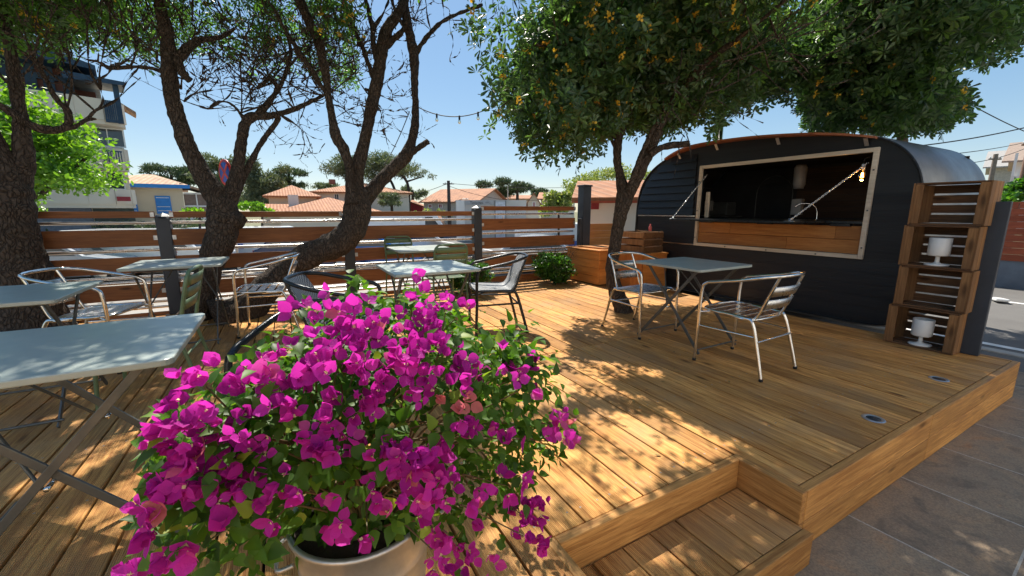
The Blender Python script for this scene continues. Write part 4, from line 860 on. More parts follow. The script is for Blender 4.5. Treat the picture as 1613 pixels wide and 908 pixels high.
# ---- round bushes on the deck
def bush(x, y, r, h, label, n):
    t = thing('round_bush', label, 'bush', (x, y, 0), 0, 'leafy bushes at the foot of the fence'); b = MB()
    for i in range(14): twigs(b, Vector((x, y, .02)), Vector((random.gauss(0, .6), random.gauss(0, .6), 1)).normalized(), .008, h*.7, 2)
    b.build('stems', MT['bark'], t, world=True)
    cs = [(x+random.uniform(-.48, .48)*r, y+random.uniform(-.48, .48)*r, h*.52+random.uniform(-.2, .2)*h, r*.52, r*.52, h*.32) for i in range(16)]
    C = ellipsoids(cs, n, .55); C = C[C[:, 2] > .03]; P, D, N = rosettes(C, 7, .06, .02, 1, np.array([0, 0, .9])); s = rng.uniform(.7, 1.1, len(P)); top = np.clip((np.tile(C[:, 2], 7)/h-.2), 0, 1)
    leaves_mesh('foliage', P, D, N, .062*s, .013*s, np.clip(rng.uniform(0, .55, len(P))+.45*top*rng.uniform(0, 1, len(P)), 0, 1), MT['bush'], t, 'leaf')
bush(3.92, 5.62, .36, .50, 'round glossy green bush in front of the fence, left of the orange storage box', 800)
bush(2.35, 5.50, .34, .46, 'round green bush at the foot of the dark fence post, behind the woven chair', 750)
# ================================================================ BOUGAINVILLEA
BX, BY = .125, 1.04; PY = 1.05
bk = thing('metal_bucket', 'galvanised round bucket planter on the deck under the pink flowering plant', 'planter', (BX, BY, .002))
bk.scale = (1.07, 1.07, 1.03); MB().lathe([(0, 0), (.125, 0), (.130, .01), (.140, .15), (.143, .155), (.141, .16), (.152, .30), (.155, .305), (.153, .31), (.162, .40), (.170, .405), (.170, .414), (.162, .418), (.158, .41), (.15, .36), (0, .36)], seg=48).build('bucket_body', MT['zinc'], bk)
MB().lathe([(0, .400), (.1, .398), (.155, .392)], seg=24).build('soil', MT['soil'], bk)
for q in (-1, 1): MB().tube(smoothpath([(q*.160, -.05, .36), (q*.19, -.04, .35), (q*.195, 0, .335), (q*.19, .04, .35), (q*.160, .05, .36)], 4), .005, 8).build('handle', MT['zinc'], bk)
bo = thing('bougainvillea', 'large bougainvillea covered in magenta blossom growing from the metal bucket', 'flowering plant', (BX, BY, .38))
PB = [(448, 500), (480, 478), (520, 470), (545, 455), (560, 440), (590, 470), (620, 480), (640, 455), (655, 440), (680, 455), (690, 480), (720, 470), (735, 490), (725, 520), (760, 530), (805, 520), (850, 545), (870, 575), (862, 610), (840, 640), (862, 660), (885, 648), (902, 680), (893, 720), (865, 745), (870, 790), (880, 830), (850, 868), (800, 850), (770, 890), (735, 900), (700, 915), (660, 900), (655, 860), (560, 850), (460, 850), (430, 870), (400, 900), (330, 930), (250, 930), (185, 910), (188, 885), (230, 850), (210, 810), (215, 790), (250, 770), (228, 730), (240, 690), (262, 650), (300, 620), (345, 590), (380, 555), (420, 530)]
E0 = (BX-.0, PY, .70, .66, .40, .37)
def front_hit(px, py, infl=1.0):
    o = np.array([0, 0, CAMZ]); d = np.array(ray(px, py)); c = np.array(E0[:3]); r = np.array(E0[3:])*infl
    a = d/r; m = (o-c)/r; A = a@a; B = 2*a@m; Cc = m@m-1; q = B*B-4*A*Cc
    t = (-B-math.sqrt(q))/(2*A) if q > 0 else -B/(2*A); t = max(t, .35); return o+d*t
# leaves
cs = [(BX+random.gauss(0, .26), PY+random.gauss(0, .17), .70+random.gauss(0, .16), .18, .15, .14) for i in range(40)]
C = ellipsoids(cs, 7500, 0); x, y, d = proj(C); C = C[inpoly(x+rng.normal(0, 6, len(x)), y+rng.normal(0, 6, len(x)), PB) & (d > .45) & (C[:, 2] > .36)]
for (u0, v0, n0, r0) in ((560, 450, 10, 22), (590, 470, 10, 20), (800, 540, 60, 45), (840, 590, 60, 40), (780, 590, 60, 50), (700, 560, 40, 50), (480, 560, 26, 45), (420, 640, 40, 50), (380, 740, 60, 60), (300, 840, 40, 60), (850, 680, 30, 40), (800, 760, 40, 50), (430, 860, 40, 50), (740, 640, 60, 60), (560, 600, 30, 60), (620, 700, 50, 70), (520, 740, 50, 60), (640, 840, 40, 50), (360, 680, 30, 40)):
    C = np.concatenate([C, [front_hit(u0+random.gauss(0, r0*.5), v0+random.gauss(0, r0*.5), random.uniform(.85, 1.0)) for i in range(n0)]])
x, y, d = proj(C); C = C[~((x > 425) & (x < 690) & (y > 850) & (C[:, 1] < BY-.10))]
C = np.concatenate([C, np.array([BX, BY-.03, .45])+rng.normal(0, 1, (500, 3))*np.array([.10, .10, .035])]); C = C[C[:, 2] > .40]; x, y, d = proj(C); C = C[~((x > 425) & (x < 700) & (y > 838) & (C[:, 1] < BY-.10))]
n = len(C); out = norm(C-np.array([BX, PY, .5])); D = norm(out*.5+runit(n)*.8+np.array([0, 0, -.25])); N = norm(out+np.array([0, 0, .9])+runit(n)*.5); s = rng.uniform(.65, 1.1, n)
keep = rng.uniform(0, 1, n) < .92; C, D, N, s = C[keep], D[keep], N[keep], s[keep]; n = len(C)
leaves_mesh('foliage', C, D, N, .036*s, .0128*s, np.clip(rng.uniform(0, .8, n)+(rng.uniform(0, 1, n) > .88)*.3, 0, 1), MT['bougl'], bo, 'heart', .5, .25)
# blossoms: each flower = 3 papery bracts round a small cream flower
CL = [(300, 600, 24, 4), (282, 632, 14, 1), (345, 575, 12, 1), (470, 500, 26, 3), (505, 490, 14, 1), (560, 495, 40, 5), (655, 470, 34, 6), (672, 500, 30, 5), (640, 520, 30, 4), (712, 478, 16, 2), (728, 488, 10, 1), (590, 520, 40, 8), (540, 530, 44, 9), (490, 560, 34, 5), (620, 560, 44, 9), (560, 570, 40, 7), (690, 560, 40, 8), (720, 580, 36, 6), (740, 600, 24, 4), (650, 600, 40, 7), (500, 590, 34, 5), (420, 580, 30, 4), (440, 612, 26, 3), (380, 600, 24, 3), (800, 560, 22, 3), (822, 590, 20, 3), (850, 560, 14, 1), (835, 610, 14, 1),
      (280, 680, 34, 6), (262, 700, 30, 5), (310, 690, 30, 4), (330, 650, 22, 2), (340, 730, 50, 11), (300, 740, 44, 9), (260, 770, 38, 7), (240, 795, 30, 4), (370, 760, 36, 5), (320, 780, 30, 4), (400, 700, 26, 3), (220, 800, 14, 1), (380, 690, 20, 2), (480, 705, 34, 6), (510, 720, 24, 3), (478, 780, 14, 1), (600, 650, 24, 2), (640, 720, 44, 8), (660, 740, 40, 7), (615, 700, 34, 4), (690, 740, 34, 5), (740, 670, 26, 4), (765, 680, 20, 2), (720, 655, 16, 1), (590, 760, 20, 1), (690, 780, 30, 4), (640, 780, 30, 4), (880, 665, 22, 5), (890, 695, 20, 3), (860, 690, 16, 2), (830, 790, 34, 8), (840, 820, 34, 8), (815, 770, 26, 4), (845, 855, 20, 3), (760, 770, 20, 2), (740, 810, 24, 3), (800, 690, 22, 2), (700, 850, 34, 6), (740, 880, 34, 6), (690, 880, 24, 3), (660, 800, 24, 2),
      (540, 830, 22, 3), (580, 855, 18, 1), (520, 780, 12, 1), (450, 760, 20, 2), (410, 790, 20, 2), (215, 900, 26, 4), (260, 880, 24, 3), (300, 870, 22, 2), (240, 850, 20, 2), (420, 830, 16, 1), (560, 700, 30, 3), (530, 640, 30, 4), (570, 640, 26, 3), (455, 660, 30, 3), (380, 650, 20, 2), (600, 800, 16, 1), (700, 690, 24, 2), (360, 820, 20, 1), (520, 680, 20, 2), (605, 610, 30, 3), (455, 545, 20, 2)]
Pb, Db, Nb, Sb, Rb, Fc, st = [], [], [], [], [], [], []
for (u, v, r_, k) in CL:
    inf = random.uniform(.93, 1.08); base = front_hit(u, v, inf); st.append(base)
    for j in range(int(k*1.5+.6)):
        q = front_hit(u+random.gauss(0, r_*.45), v+random.gauss(0, r_*.45), inf*random.uniform(.93, 1.05)); Fc.append(q)
        ax = norm((norm((q-np.array([BX, PY, .55]))[None])*.7+norm((np.array([0, 0, CAMZ])-q)[None])*.35+runit(1)*.75))[0]; t1 = norm(np.cross(ax, runit(1)[0])[None])[0]; t2_ = np.cross(ax, t1); rn = min(1, max(0, random.uniform(.05, .8)+(.5 if random.random() < .03 else 0))); s0 = random.uniform(.7, 1.18); op = random.uniform(.3, 1.25)
        for m_ in range(3):
            a = 2*math.pi*m_/3+random.uniform(-.4, .4); rd = t1*math.cos(a)+t2_*math.sin(a); Pb.append(q+rd*.002); op = op+random.uniform(-.25, .25); Db.append(rd*math.cos(op)+ax*math.sin(op)); Nb.append(ax*math.cos(op)-rd*math.sin(op)); Sb.append(s0*random.uniform(.85, 1.15)); Rb.append(min(1, max(0, rn+random.gauss(0, .08))))
Sb = np.array(Sb); leaves_mesh('blossoms', Pb, Db, Nb, .0240*Sb, .0110*Sb, np.array(Rb), MT['bract'], bo, 'bract', .55, -.12)
Fc = np.array(Fc); sel = Fc[rng.uniform(0, 1, len(Fc)) < .5]; k = len(sel); tag(leaves_mesh('tiny_flowers', np.repeat(sel, 3, 0), runit(3*k), runit(3*k), .006, .003, .5, MT['tin'], bo), kind='stuff')
b = MB(); o0 = Vector((BX, BY, .37))
for q in st:
    q = Vector(q)*1.0; q = q+(Vector((BX, PY, .6))-q)*.06; mid = o0.lerp(q, .5)+Vector((random.gauss(0, .03), random.gauss(0, .03), .10)); b.tube(smoothpath([o0+Vector((random.gauss(0, .03), random.gauss(0, .03), 0)), mid, q], 6), [.0035-.0022*i/12 for i in range(13)], 5, cap=False)
b.build('stems', simple('green_brown_stem', (.10, .09, .035), .6, 0, (.16, .08, .05), 8), bo, world=True)
# fallen leaves and petals on the deck
P, D, N = [], [], []
for i in range(120):
    P.append((random.uniform(.9, 4.8), random.uniform(1.2, 5.8), .004)); a = random.uniform(0, 6.3); D.append((math.cos(a), math.sin(a), .05)); N.append((0, 0, 1))
tag(leaves_mesh('fallen_leaves', P, D, N, .035, .008, rng.uniform(0, 1, 120), simple('dry_leaf', (.22, .12, .04), .7, 0, (.30, .20, .06), 3), None), kind='stuff')
# ================================================================ BACKGROUND BUILDINGS
FR = Matrix.Rotation(R(-YAW), 4, 'Z')       # local axes: x right of the view, y away, z up
def gable(t, c, w, d, z0, he, hr, ax, wall, roof, over=.35, mat_trim=None, rz=0):
    """gabled block centred at c; ridge along ax ('x'/'y' local); walls up to he, ridge at hr"""
    M = Matrix.Translation(Vector(c)) @ FR @ Matrix.Rotation(rz, 4, 'Z'); b = MB(M)
    if ax == 'x': b.prism([(-d/2, z0), (d/2, z0), (d/2, he), (0, hr), (-d/2, he)], (-w/2, 0, 0), (0, 1, 0), (0, 0, 1), (w, 0, 0))
    else: b.prism([(-w/2, z0), (w/2, z0), (w/2, he), (0, hr), (-w/2, he)], (0, -d/2, 0), (1, 0, 0), (0, 0, 1), (0, d, 0))
    b.build('wall', wall, t, world=True)
    half = d/2 if ax == 'x' else w/2; ln = w if ax == 'x' else d; k = (hr-he)/half
    b = MB(M); ev = half+over; ze = he-k*over; th = .12
    for s in (-1, 1):
        a0 = (s*ev, ze); a1 = (0, hr)
        pts = []
        for l in (-ln/2-over, ln/2+over):
            for (q, z) in (a0, a1):
                for dz in (.01, th): pts.append((l, q, z+dz) if ax == 'x' else (q, l, z+dz))
        b.add(pts, [(0, 2, 3, 1), (4, 5, 7, 6), (0, 1, 5, 4), (2, 6, 7, 3), (1, 3, 7, 5), (0, 4, 6, 2)])
    rf = b.build('roof', roof, t, world=True); return M, rf
def hip(t, c, w, d, z0, he, hr, wall, roof, over=.4, rz=0):
    M = Matrix.Translation(Vector(c)) @ FR @ Matrix.Rotation(rz, 4, 'Z'); MB(M).span((-w/2, -d/2, z0), (w/2, d/2, he)).build('wall', wall, t, world=True)
    W, Dd = w/2+over, d/2+over; r = max(0, W-Dd); vs = [(-W, -Dd, he), (W, -Dd, he), (W, Dd, he), (-W, Dd, he), (-r, 0, hr), (r, 0, hr), (-W, -Dd, he-.12), (W, -Dd, he-.12), (W, Dd, he-.12), (-W, Dd, he-.12)]
    return M, MB(M).add(vs, [(0, 1, 5, 4), (2, 3, 4, 5), (1, 2, 5), (3, 0, 4), (0, 6, 7, 1), (1, 7, 8, 2), (2, 8, 9, 3), (3, 9, 6, 0), (9, 8, 7, 6)]).build('roof', roof, t, world=True)
def window(t, M, x, y, z, w, h, mt=None, shutters=None, fmt=None, ydir=-1):
    f = MB(M); f.span((x-w/2-.06, y+ydir*.05, z-.06), (x+w/2+.06, y, z)); f.span((x-w/2-.06, y+ydir*.05, z+h), (x+w/2+.06, y, z+h+.06))
    for s in (-1, 1): f.span((x+s*(w/2+.03)-.03, y+ydir*.05, z), (x+s*(w/2+.03)+.03, y, z+h))
    f.span((x-.02, y+ydir*.045, z), (x+.02, y, z+h)); fo = f.build('window', fmt or MT['white'], t, world=True)
    MB(M).span((x-w/2, y+ydir*.02, z), (x+w/2, y-ydir*.01, z+h)).build('pane', mt or MT['glass'], fo, world=True)
    if shutters:
        for s in (-1, 1): MB(M).span((x+s*(w*.75+.08)-w/4, y+ydir*.06, z-.03), (x+s*(w*.75+.08)+w/4, y+ydir*.005, z+h+.03)).build('shutter', shutters, fo, world=True)
def gpos(x, d): P = front(x, 332, d); return Vector((P.x, P.y, 0))
def zz(y, x, d): return front(x, y, d).z
GZ = -1.25
class Fac:                                   # a facade square to the line of sight through photo column xm
    def __init__(s, xm, d, turn=0):
        r = ray(xm, 332); s.az = math.atan2(r[0], r[1])-R(turn); P = front(xm, 332, d); s.P = Vector((P.x, P.y, 0)); s.n = Vector((math.sin(s.az), math.cos(s.az), 0)); s.r = Vector((math.cos(s.az), -math.sin(s.az), 0))
        s.M = Matrix.Translation(s.P) @ Matrix.Rotation(-s.az, 4, 'Z')
    def hit(s, x, y, off=0):
        q = Vector(ray(x, y)); t = ((s.P+s.n*off).dot(s.n))/q.dot(s.n); return q*t
    def X(s, x, y=332, off=0): return (s.hit(x, y, off)-s.P).dot(s.r)
    def Z(s, y, x, off=0): return s.hit(x, y, off).z+CAMZ
F = Fac(292, 24, 0); t = thing('blue_shutter_house', 'beige house with a terracotta tiled roof, blue trim and blue shutters', 'house', tuple(F.hit(265, 332))[:2]+(GZ,))
M = F.M; xl, xr = F.X(120), F.X(292); he = F.Z(292, 250); ev = F.Z(292, 290)
MB(M).span((xl, 0, GZ), (xr, 7, ev)).build('wall', MT['beige'], t, world=True)
rx = F.X(242, 275, 3); hz = F.Z(274, 225, 3)
b = MB(M); W0, W1, Dm = xl-.3, xr+.3, 7.3; b.add([(W0, -.35, ev), (W1, -.35, ev), (W1, Dm, ev), (W0, Dm, ev), (W0+3, 3.4, hz), (rx, 3.4, hz), (W0, -.35, ev-.14), (W1, -.35, ev-.14), (W1, Dm, ev-.14), (W0, Dm, ev-.14)], [(0, 1, 5, 4), (2, 3, 4, 5), (1, 2, 5), (3, 0, 4), (0, 6, 7, 1), (1, 7, 8, 2), (2, 8, 9, 3), (3, 9, 6, 0), (9, 8, 7, 6)]); b.build('roof', MT['tilesp'], t, world=True)
b = MB(M); b.span((W0, -.40, ev-.20), (W1+.05, -.352, ev+.0)); b.build('fascia', MT['blue'], t, world=True)
for xx, ww in ((259, 24), (214, 8)):
    x0, x1 = F.X(xx-ww/2), F.X(xx+ww/2); z0, z1 = F.Z(337, xx), F.Z(309, xx)
    s = MB(M).span((x0, -.07, z0), (x1, -.002, z1)).build('shutter', MT['blue'], t, world=True)
    for z in (z0+.15*(z1-z0), z0+.38*(z1-z0), z0+.88*(z1-z0)): MB(M).span((x0+.05, -.085, z), (x1-.05, -.071, z+.03)).build('hinge', MT['white'], s, world=True)
x0, x1 = xr+.01, F.X(332); zt_, zb = F.Z(305, 310), GZ
b = MB(M); b.span((x0, .3, zb), (x1, 4, F.Z(333, 310)-.1)); b.span((x0, .25, zt_-.05), (x1+.05, .35, zt_+.05)); b.span((x1-.06, .25, zb), (x1+.04, .35, zt_))
b.span((x0, .25, F.Z(325, 310)-.04), (x1, .33, F.Z(325, 310)+.04)); b.span(((x0+x1)/2-.03, .25, zb), ((x0+x1)/2+.03, .33, zt_)); b.build('conservatory_frame', MT['white'], t, world=True)
MB(M).span((x0, .34, zb), (x1, 3.9, zt_-.02)).build('conservatory_glass', simple('conservatory_glass', (.22, .16, .14), .15), t, world=True)
ex = ev; b = MB(M); b.add([(x0-.1, -.1, ex), (x1+.4, -.1, zt_-.1), (x1+.4, 4, zt_-.1), (x0-.1, 4, ex), (x0-.1, -.1, ex+.12), (x1+.4, -.1, zt_+.02), (x1+.4, 4, zt_+.02), (x0-.1, 4, ex+.12)], [(0, 3, 2, 1), (4, 5, 6, 7), (0, 1, 5, 4), (1, 2, 6, 5), (2, 3, 7, 6), (3, 0, 4, 7)]); b.build('side_roof', MT['tilesp'], t, world=True)
# --- unseen white building added behind the camera to bounce sunlight onto the deck
t = thing('unseen_bounce_building', 'unseen white rendered building front with glazed doors, added behind the camera to bounce sunlight', 'building', (2, -4.6, -.3))
MB().span((-9, -8, -.31), (13, -4.2, 5.6)).build('wall', MT['render'], t, world=True)
for x in (-5.5, -1.5, 3.2, 7.5, 11):
    f = MB(); f.span((x-.8, -4.198, -.28), (x-.72, -4.13, 1.9)); f.span((x+.72, -4.198, -.28), (x+.8, -4.13, 1.9)); f.span((x-.72, -4.198, 1.82), (x+.72, -4.13, 1.9)); f.span((x-.03, -4.198, -.28), (x+.03, -4.13, 1.82)); fo = f.build('glazed_door', MT['white'], t, world=True); MB().span((x-.719, -4.195, -.28), (x+.719, -4.17, 1.819)).build('pane', MT['glass'], fo, world=True)
MB().span((-9.2, -8.2, 5.602), (13.2, -3.8, 5.75)).build('roof', MT['tilesp'], t, world=True)
# --- apartment building
F = Fac(196, 21, 0); t = thing('apartment_building', 'tall pale apartment building with rounded balconies and petrol blue timber under its roof', 'building', tuple(F.hit(100, 332))[:2]+(GZ,)); M = F.M
def L(x, y=240): return F.X(x, y)
def Z(y, x=120): return F.Z(y, x)
XL = -14.
MB(M).span((XL, 0, GZ), (L(196, 240), 9, Z(160, 185))).build('wall', MT['cream'], t, world=True)
MB(M).span((XL, -.06, GZ), (L(128), -.002, Z(327))).build('ground_floor_recess', simple('blue_grey_wall', (.16, .20, .27), .7), t, world=True)
MB(M).span((L(130), -.1, GZ), (L(196), -.004, Z(329))).build('shop_front', simple('dark_green_shop', (.02, .05, .055), .4), t, world=True)
def balcony(x1, yt, yb, out):
    e = F.X(x1, yt, -out*.5); z1, z0 = F.Z(yt, x1-20, -out), F.Z(yb, x1-20, -out)
    P = [(XL, .02), (XL, -out), (e-1.6, -out), (e-.7, -out*.9), (e-.15, -out*.6), (e, -out*.25), (e, .02)]
    o = MB(M).prism(P, (0, 0, z0), (1, 0, 0), (0, 1, 0), (0, 0, .18)).build('balcony', MT['creamr'], t, world=True)
    b = MB(M)
    for p, q in zip(P[1:-2], P[2:-1]): b.bar((p[0], p[1]*.99, (z0+.18+z1)/2), (q[0], q[1]*.99, (z0+.18+z1)/2), .12, z1-z0-.18)
    b.bar((e-.06, -out*.25, (z0+.18+z1)/2), (e-.06, .0, (z0+.18+z1)/2), .12, z1-z0-.18)
    b.build('parapet', MT['creamr'], o, world=True)
balcony(191, 157, 196, 1.3); balcony(198, 232, 268, 1.2); balcony(210, 298, 328, 1.3)
for y0, y1 in ((204, 230), (272, 297)):
    for x in (70, 125, 172): window(t, M, L(x, y1), .0, Z(y1, x), 1.1, Z(y0, x)-Z(y1, x))
b = MB(M); zr = F.Z(238, 180, -1.2)
qa, qb = F.X(160, 240, -1.2), F.X(192, 240, -1.2)
for k in range(8): b.box((qa+(qb-qa)*(k+.5)/8, -1.28, zr-.3), (.04, .04, .5))
b.span((F.X(160, 240, -1.2), -1.30, zr-.06), (F.X(192, 240, -1.2), -1.24, zr)); b.build('balcony_rail', MT['darkblue'], t, world=True)
MB(M).span((F.X(184, 314, -1.4), -1.40, F.Z(317, 190, -1.4)), (F.X(206, 314, -1.4), -1.365, F.Z(310, 190, -1.4))).build('red_sign', MT['red'], t, world=True)
zt1, zt2 = Z(160, 120), Z(95, 60)
MB(M).span((XL, .1, zt1), (L(112, 150), 8, zt2)).build('brick_storey', MT['brick'], t, world=True); MB(M).span((L(112, 150)+.01, 1.5, zt1), (L(150, 150), 8, Z(136, 150))).build('set_back_wall', MT['brick'], t, world=True)
b = MB(M)
for x in (-40, 5, 40, 68, 98): b.span((L(x, 130), -.05, zt1), (L(x, 130)+.35, .09, zt2))
for z in (zt1+.1, (zt1+zt2)/2): b.span((XL, -.06, z), (L(112, 150), .08, z+.25))
XR = F.X(190, 160, -1.2)
qa = F.X(166, 180, -1.2)
for k in range(9): b.span((qa+(XR-qa)*k/9, -1.3, F.Z(193, 180, -1.2)), (qa+(XR-qa)*k/9+.05, -1.24, F.Z(160, 180, -1.2)))
b.span((XR-.2, -1.25, F.Z(195, 190, -1.2)), (XR, -1.0, F.Z(134, 190, -1.2))); b.span((F.X(165, 180, -1.2), -1.32, F.Z(195, 190, -1.2)), (XR, -1.22, F.Z(192, 190, -1.2)+.03))
b.build('timber_frame', MT['darkblue'], t, world=True)
x0, x1, za, zb_ = F.X(100, 125, -1.2), F.X(192, 132, -1.2)+.1, F.Z(118, 130, -1.3), F.Z(131, 190, -1.3)
b = MB(M); b.add([(x0, -1.6, za-.3), (x1, -1.6, zb_-.15), (x1, 3, zb_+.4), (x0, 3, za+.3), (x0, -1.6, za), (x1, -1.6, zb_), (x1, 3, zb_+.5), (x0, 3, za+.6)], [(0, 3, 2, 1), (4, 5, 6, 7), (0, 1, 5, 4), (1, 2, 6, 5), (2, 3, 7, 6), (3, 0, 4, 7)]); b.build('canopy_roof', MT['darkblue'], t, world=True)
b = MB(M); x0, x1 = XL, F.X(150, 105, -1); b.prism([(x0, F.Z(60, 20, -1)), (F.X(60, 70, -1), F.Z(72, 60, -1)), (x1, F.Z(106, 150, -1)), (x1, F.Z(113, 150, -1)), (F.X(95, 90, -1), F.Z(100, 95, -1)), (x0, F.Z(95, 60, -1))], (0, -1.3, 0), (1, 0, 0), (0, 0, 1), (0, 10, 0)); b.build('main_roof', MT['darkblue'], t, world=True)
b = MB(M); xq = L(189, 165); b.add([(xq, .2, Z(160, 190)), (xq+.55, .2, Z(174, 200)), (xq+.55, 1.2, Z(174, 200)), (xq, 1.2, Z(160, 190)), (xq, .2, Z(166, 190)), (xq+.55, .2, Z(179, 200)), (xq+.55, 1.2, Z(179, 200)), (xq, 1.2, Z(166, 190))], [(0, 1, 2, 3), (7, 6, 5, 4), (0, 4, 5, 1), (1, 5, 6, 2), (2, 6, 7, 3), (3, 7, 4, 0)]); b.build('side_roof', MT['tilesp'], t, world=True)
def lx(x, dd, cc): P = front(x, 332, dd)-cc; return P.x*cy_-P.y*sy_
n_ = Vector((sy_, cy_, 0))
# --- toilet block
d = 21; t = thing('toilet_block', 'flat grey public toilet block with a name board and a pale door', 'building', tuple(gpos(780, d))[:2]+(GZ,))
xa, xb = front(718, 332, d), front(829, 332, d); c = Vector(((xa.x+xb.x)/2, (xa.y+xb.y)/2, 0))+n_*1.5; w_ = (xb-xa).length; M = Matrix.Translation(c) @ FR
def L2(x): return lx(x, d, c)
MB(M).span((-w_/2, -1.5, GZ), (w_/2, 1.5, zz(315.5, 780, d))).build('wall', simple('grey_render', (.52, .50, .46), .8, 0, (.46, .44, .40), 1), t, world=True)
MB(M).span((L2(719), -1.53, GZ), (L2(732), -1.502, zz(316, 780, d))).build('pale_panel', MT['render'], t, world=True)
bd = MB(M).span((L2(733.5), -1.56, zz(323.5, 750, d)), (L2(779), -1.502, zz(316, 750, d))).build('name_board', simple('grey_board', (.42, .42, .41), .6), t, world=True)
def text(s, h, wd, P, mt, parent, name='lettering', M=None, ext=.006):
    cu = bpy.data.curves.new(name, 'FONT'); cu.body = s; cu.size = 1; cu.extrude = .0; cu.align_x = 'CENTER'; cu.align_y = 'CENTER'
    o = bpy.data.objects.new('tmp', cu); COL.objects.link(o); dg = bpy.context.evaluated_depsgraph_get(); me = bpy.data.meshes.new_from_object(o.evaluated_get(dg)); bpy.data.objects.remove(o)
    co = np.array([v.co[:] for v in me.vertices]); sz = co.max(0)-co.min(0); mid = (co.max(0)+co.min(0))/2
    b = MB(M); b.add([(P[0]+(q[0]-mid[0])*wd/sz[0], P[1], P[2]+(q[1]-mid[1])*h/sz[1]) for q in co], [tuple(p.vertices) for p in me.polygons]); return b.build(name, mt, parent, world=True)
text('Toilettes', .135, .66, (L2(751), -1.566, zz(319.8, 750, d)), simple('dark_lettering', (.02, .02, .025), .6), bd, M=M)
text('WC', .08, .26, (L2(768.5), -1.566, zz(319.5, 750, d)), simple('faint_lettering', (.12, .12, .13), .6), bd, M=M)
dr = MB(M).span((L2(780.5), -1.56, GZ+.1), (L2(796), -1.502, zz(318, 790, d))).build('door', simple('pale_door', (.60, .63, .68), .4), t, world=True); MB(M).span((L2(779.2), -1.54, GZ), (L2(780.4), -1.502, zz(316.5, 790, d))).build('door_post', MT['tleg'], t, world=True); MB(M).span((L2(796.1), -1.54, GZ), (L2(797.4), -1.502, zz(316.5, 790, d))).build('door_post', MT['tleg'], t, world=True); MB(M).span((L2(792), -1.60, zz(345, 790, d)), (L2(793.5), -1.561, zz(341, 790, d))).build('handle', MT['alu'], dr, world=True)
# --- houses
def house(label, x0, x1, d, ye, yr, ax='x', wall=MT['cream'], roof=MT['tiles'], dep=8, base=GZ, rz=0, hipr=False, wins=(), wm=None, sh=None, cat='house', over=.4):
    xm = (x0+x1)/2; F = Fac(xm, d, rz); a, e = F.X(x0), F.X(x1); w_ = e-a; c = F.P+F.r*(a+e)/2+F.n*dep/2
    t = thing('hut' if cat == 'hut' else 'house', label, cat, (c.x, c.y, base), 0, None if cat == 'hut' else 'houses beyond the car park'); he = F.Z(ye, xm); hr = F.Z(yr, xm, dep/2 if (ax == 'x' or hipr) else 0)
    q = YAW-math.degrees(F.az)
    M, rf = (hip(t, c, w_, dep, base, he, hr, wall, roof, over, R(q)) if hipr else gable(t, c, w_, dep, base, he, hr, ax, wall, roof, over, rz=R(q)))
    for (wx, wy, ww, wh) in wins: k = d/FPX; window(t, M, F.X(wx)-(a+e)/2, -dep/2-.002, F.Z(wy+wh/2, wx), ww*k, wh*k, wm, sh)
    F.c0 = (a+e)/2; return t, M, rf, F
house('low house with wide hipped terracotta roof just behind the fence, left of the leaning tree', 440, 592, 30, 333, 311, hipr=True, roof=MT['tiles'], dep=11, wall=MT['cream'])
t, M, rf, c = house('cream two storey house with a hipped orange roof behind the leaning tree', 497, 645, 42, 303, 288, hipr=True, dep=10, wins=((532, 311, 5, 8), (625, 312, 5, 9), (575, 312, 5, 9)), wall=MT['cream'])
MB(M).span((-.3-3, -1, zz(291, 540, 46)), (.3-3, 0, zz(284, 540, 46))).build('chimney', MT['brick'], rf, world=True)
house('orange roofed house on the left seen behind the pines', 425, 500, 36, 309, 292, hipr=True, dep=10, wall=MT['beige'])
t, M, rf, c = house('small annex with a pale red roof and a stubby white chimney', 412, 470, 31, 332, 324, 'x', dep=6, wall=MT['cream']); MB(M).span((.6, -2, zz(326, 450, 32)), (1.3, -1.3, zz(307, 450, 32))).build('chimney', MT['render'], rf, world=True)
t, M, rf, c = house('grey gabled house with orange roof and two dark red windows beside the utility pole', 668, 750, 44, 318, 300, 'x', dep=9, wall=simple('warm_grey_render', (.50, .46, .39), .85), rz=-28, wins=((678, 325, 5, 4), (694, 325, 5, 5)), wm=MT['red'])
t, M, rf, c = house('low house with a small pointed dormer left of the grey gabled house', 632, 670, 50, 327, 315, hipr=True, dep=8, wall=MT['cream']); gable(t, front(652, 332, 49).xy.to_3d(), 2.6, 2.5, GZ, zz(326, 652, 49), zz(320, 652, 49), 'y', MT['red'], MT['tiles'], .2)
t, M, rf, c = house('white gabled house with a dark red shutter right of the toilet block', 831, 850, 40, 320, 306, 'y', dep=9, wall=MT['cream'], wins=((841, 324, 3, 9),), wm=MT['red'])
house('long low orange roofed house behind the yellow green shrub', 852, 905, 44, 314, 305, 'x', dep=9, wall=MT['cream'])
house('distant orange roof between the dark tree and the gabled house', 790, 835, 60, 314, 309, 'x', dep=9, wall=MT['beige'])
# white hut beyond the fence
d = 8.6; t, M, rf, c = house('small white hut with bright terracotta roof and dark red vent just beyond the fence', 910, 1010, d, 318, 293, 'x', dep=2.6, wall=MT['render'], base=-.35, over=.12, cat='hut')
x0 = c.X(937)-c.c0; MB(M).box((x0, -1.31, c.Z(325, 937)), (.16, .02, .13)).build('vent', MT['red'], t, world=True); b = MB(M); b.span((c.X(906)-c.c0, -1.46, c.Z(320.5, 937)), (c.X(1010)-c.c0, -1.425, c.Z(317.5, 937)+.01)); b.build('eaves_board', simple('rust_red_board', (.38, .07, .03), .6), t, world=True)
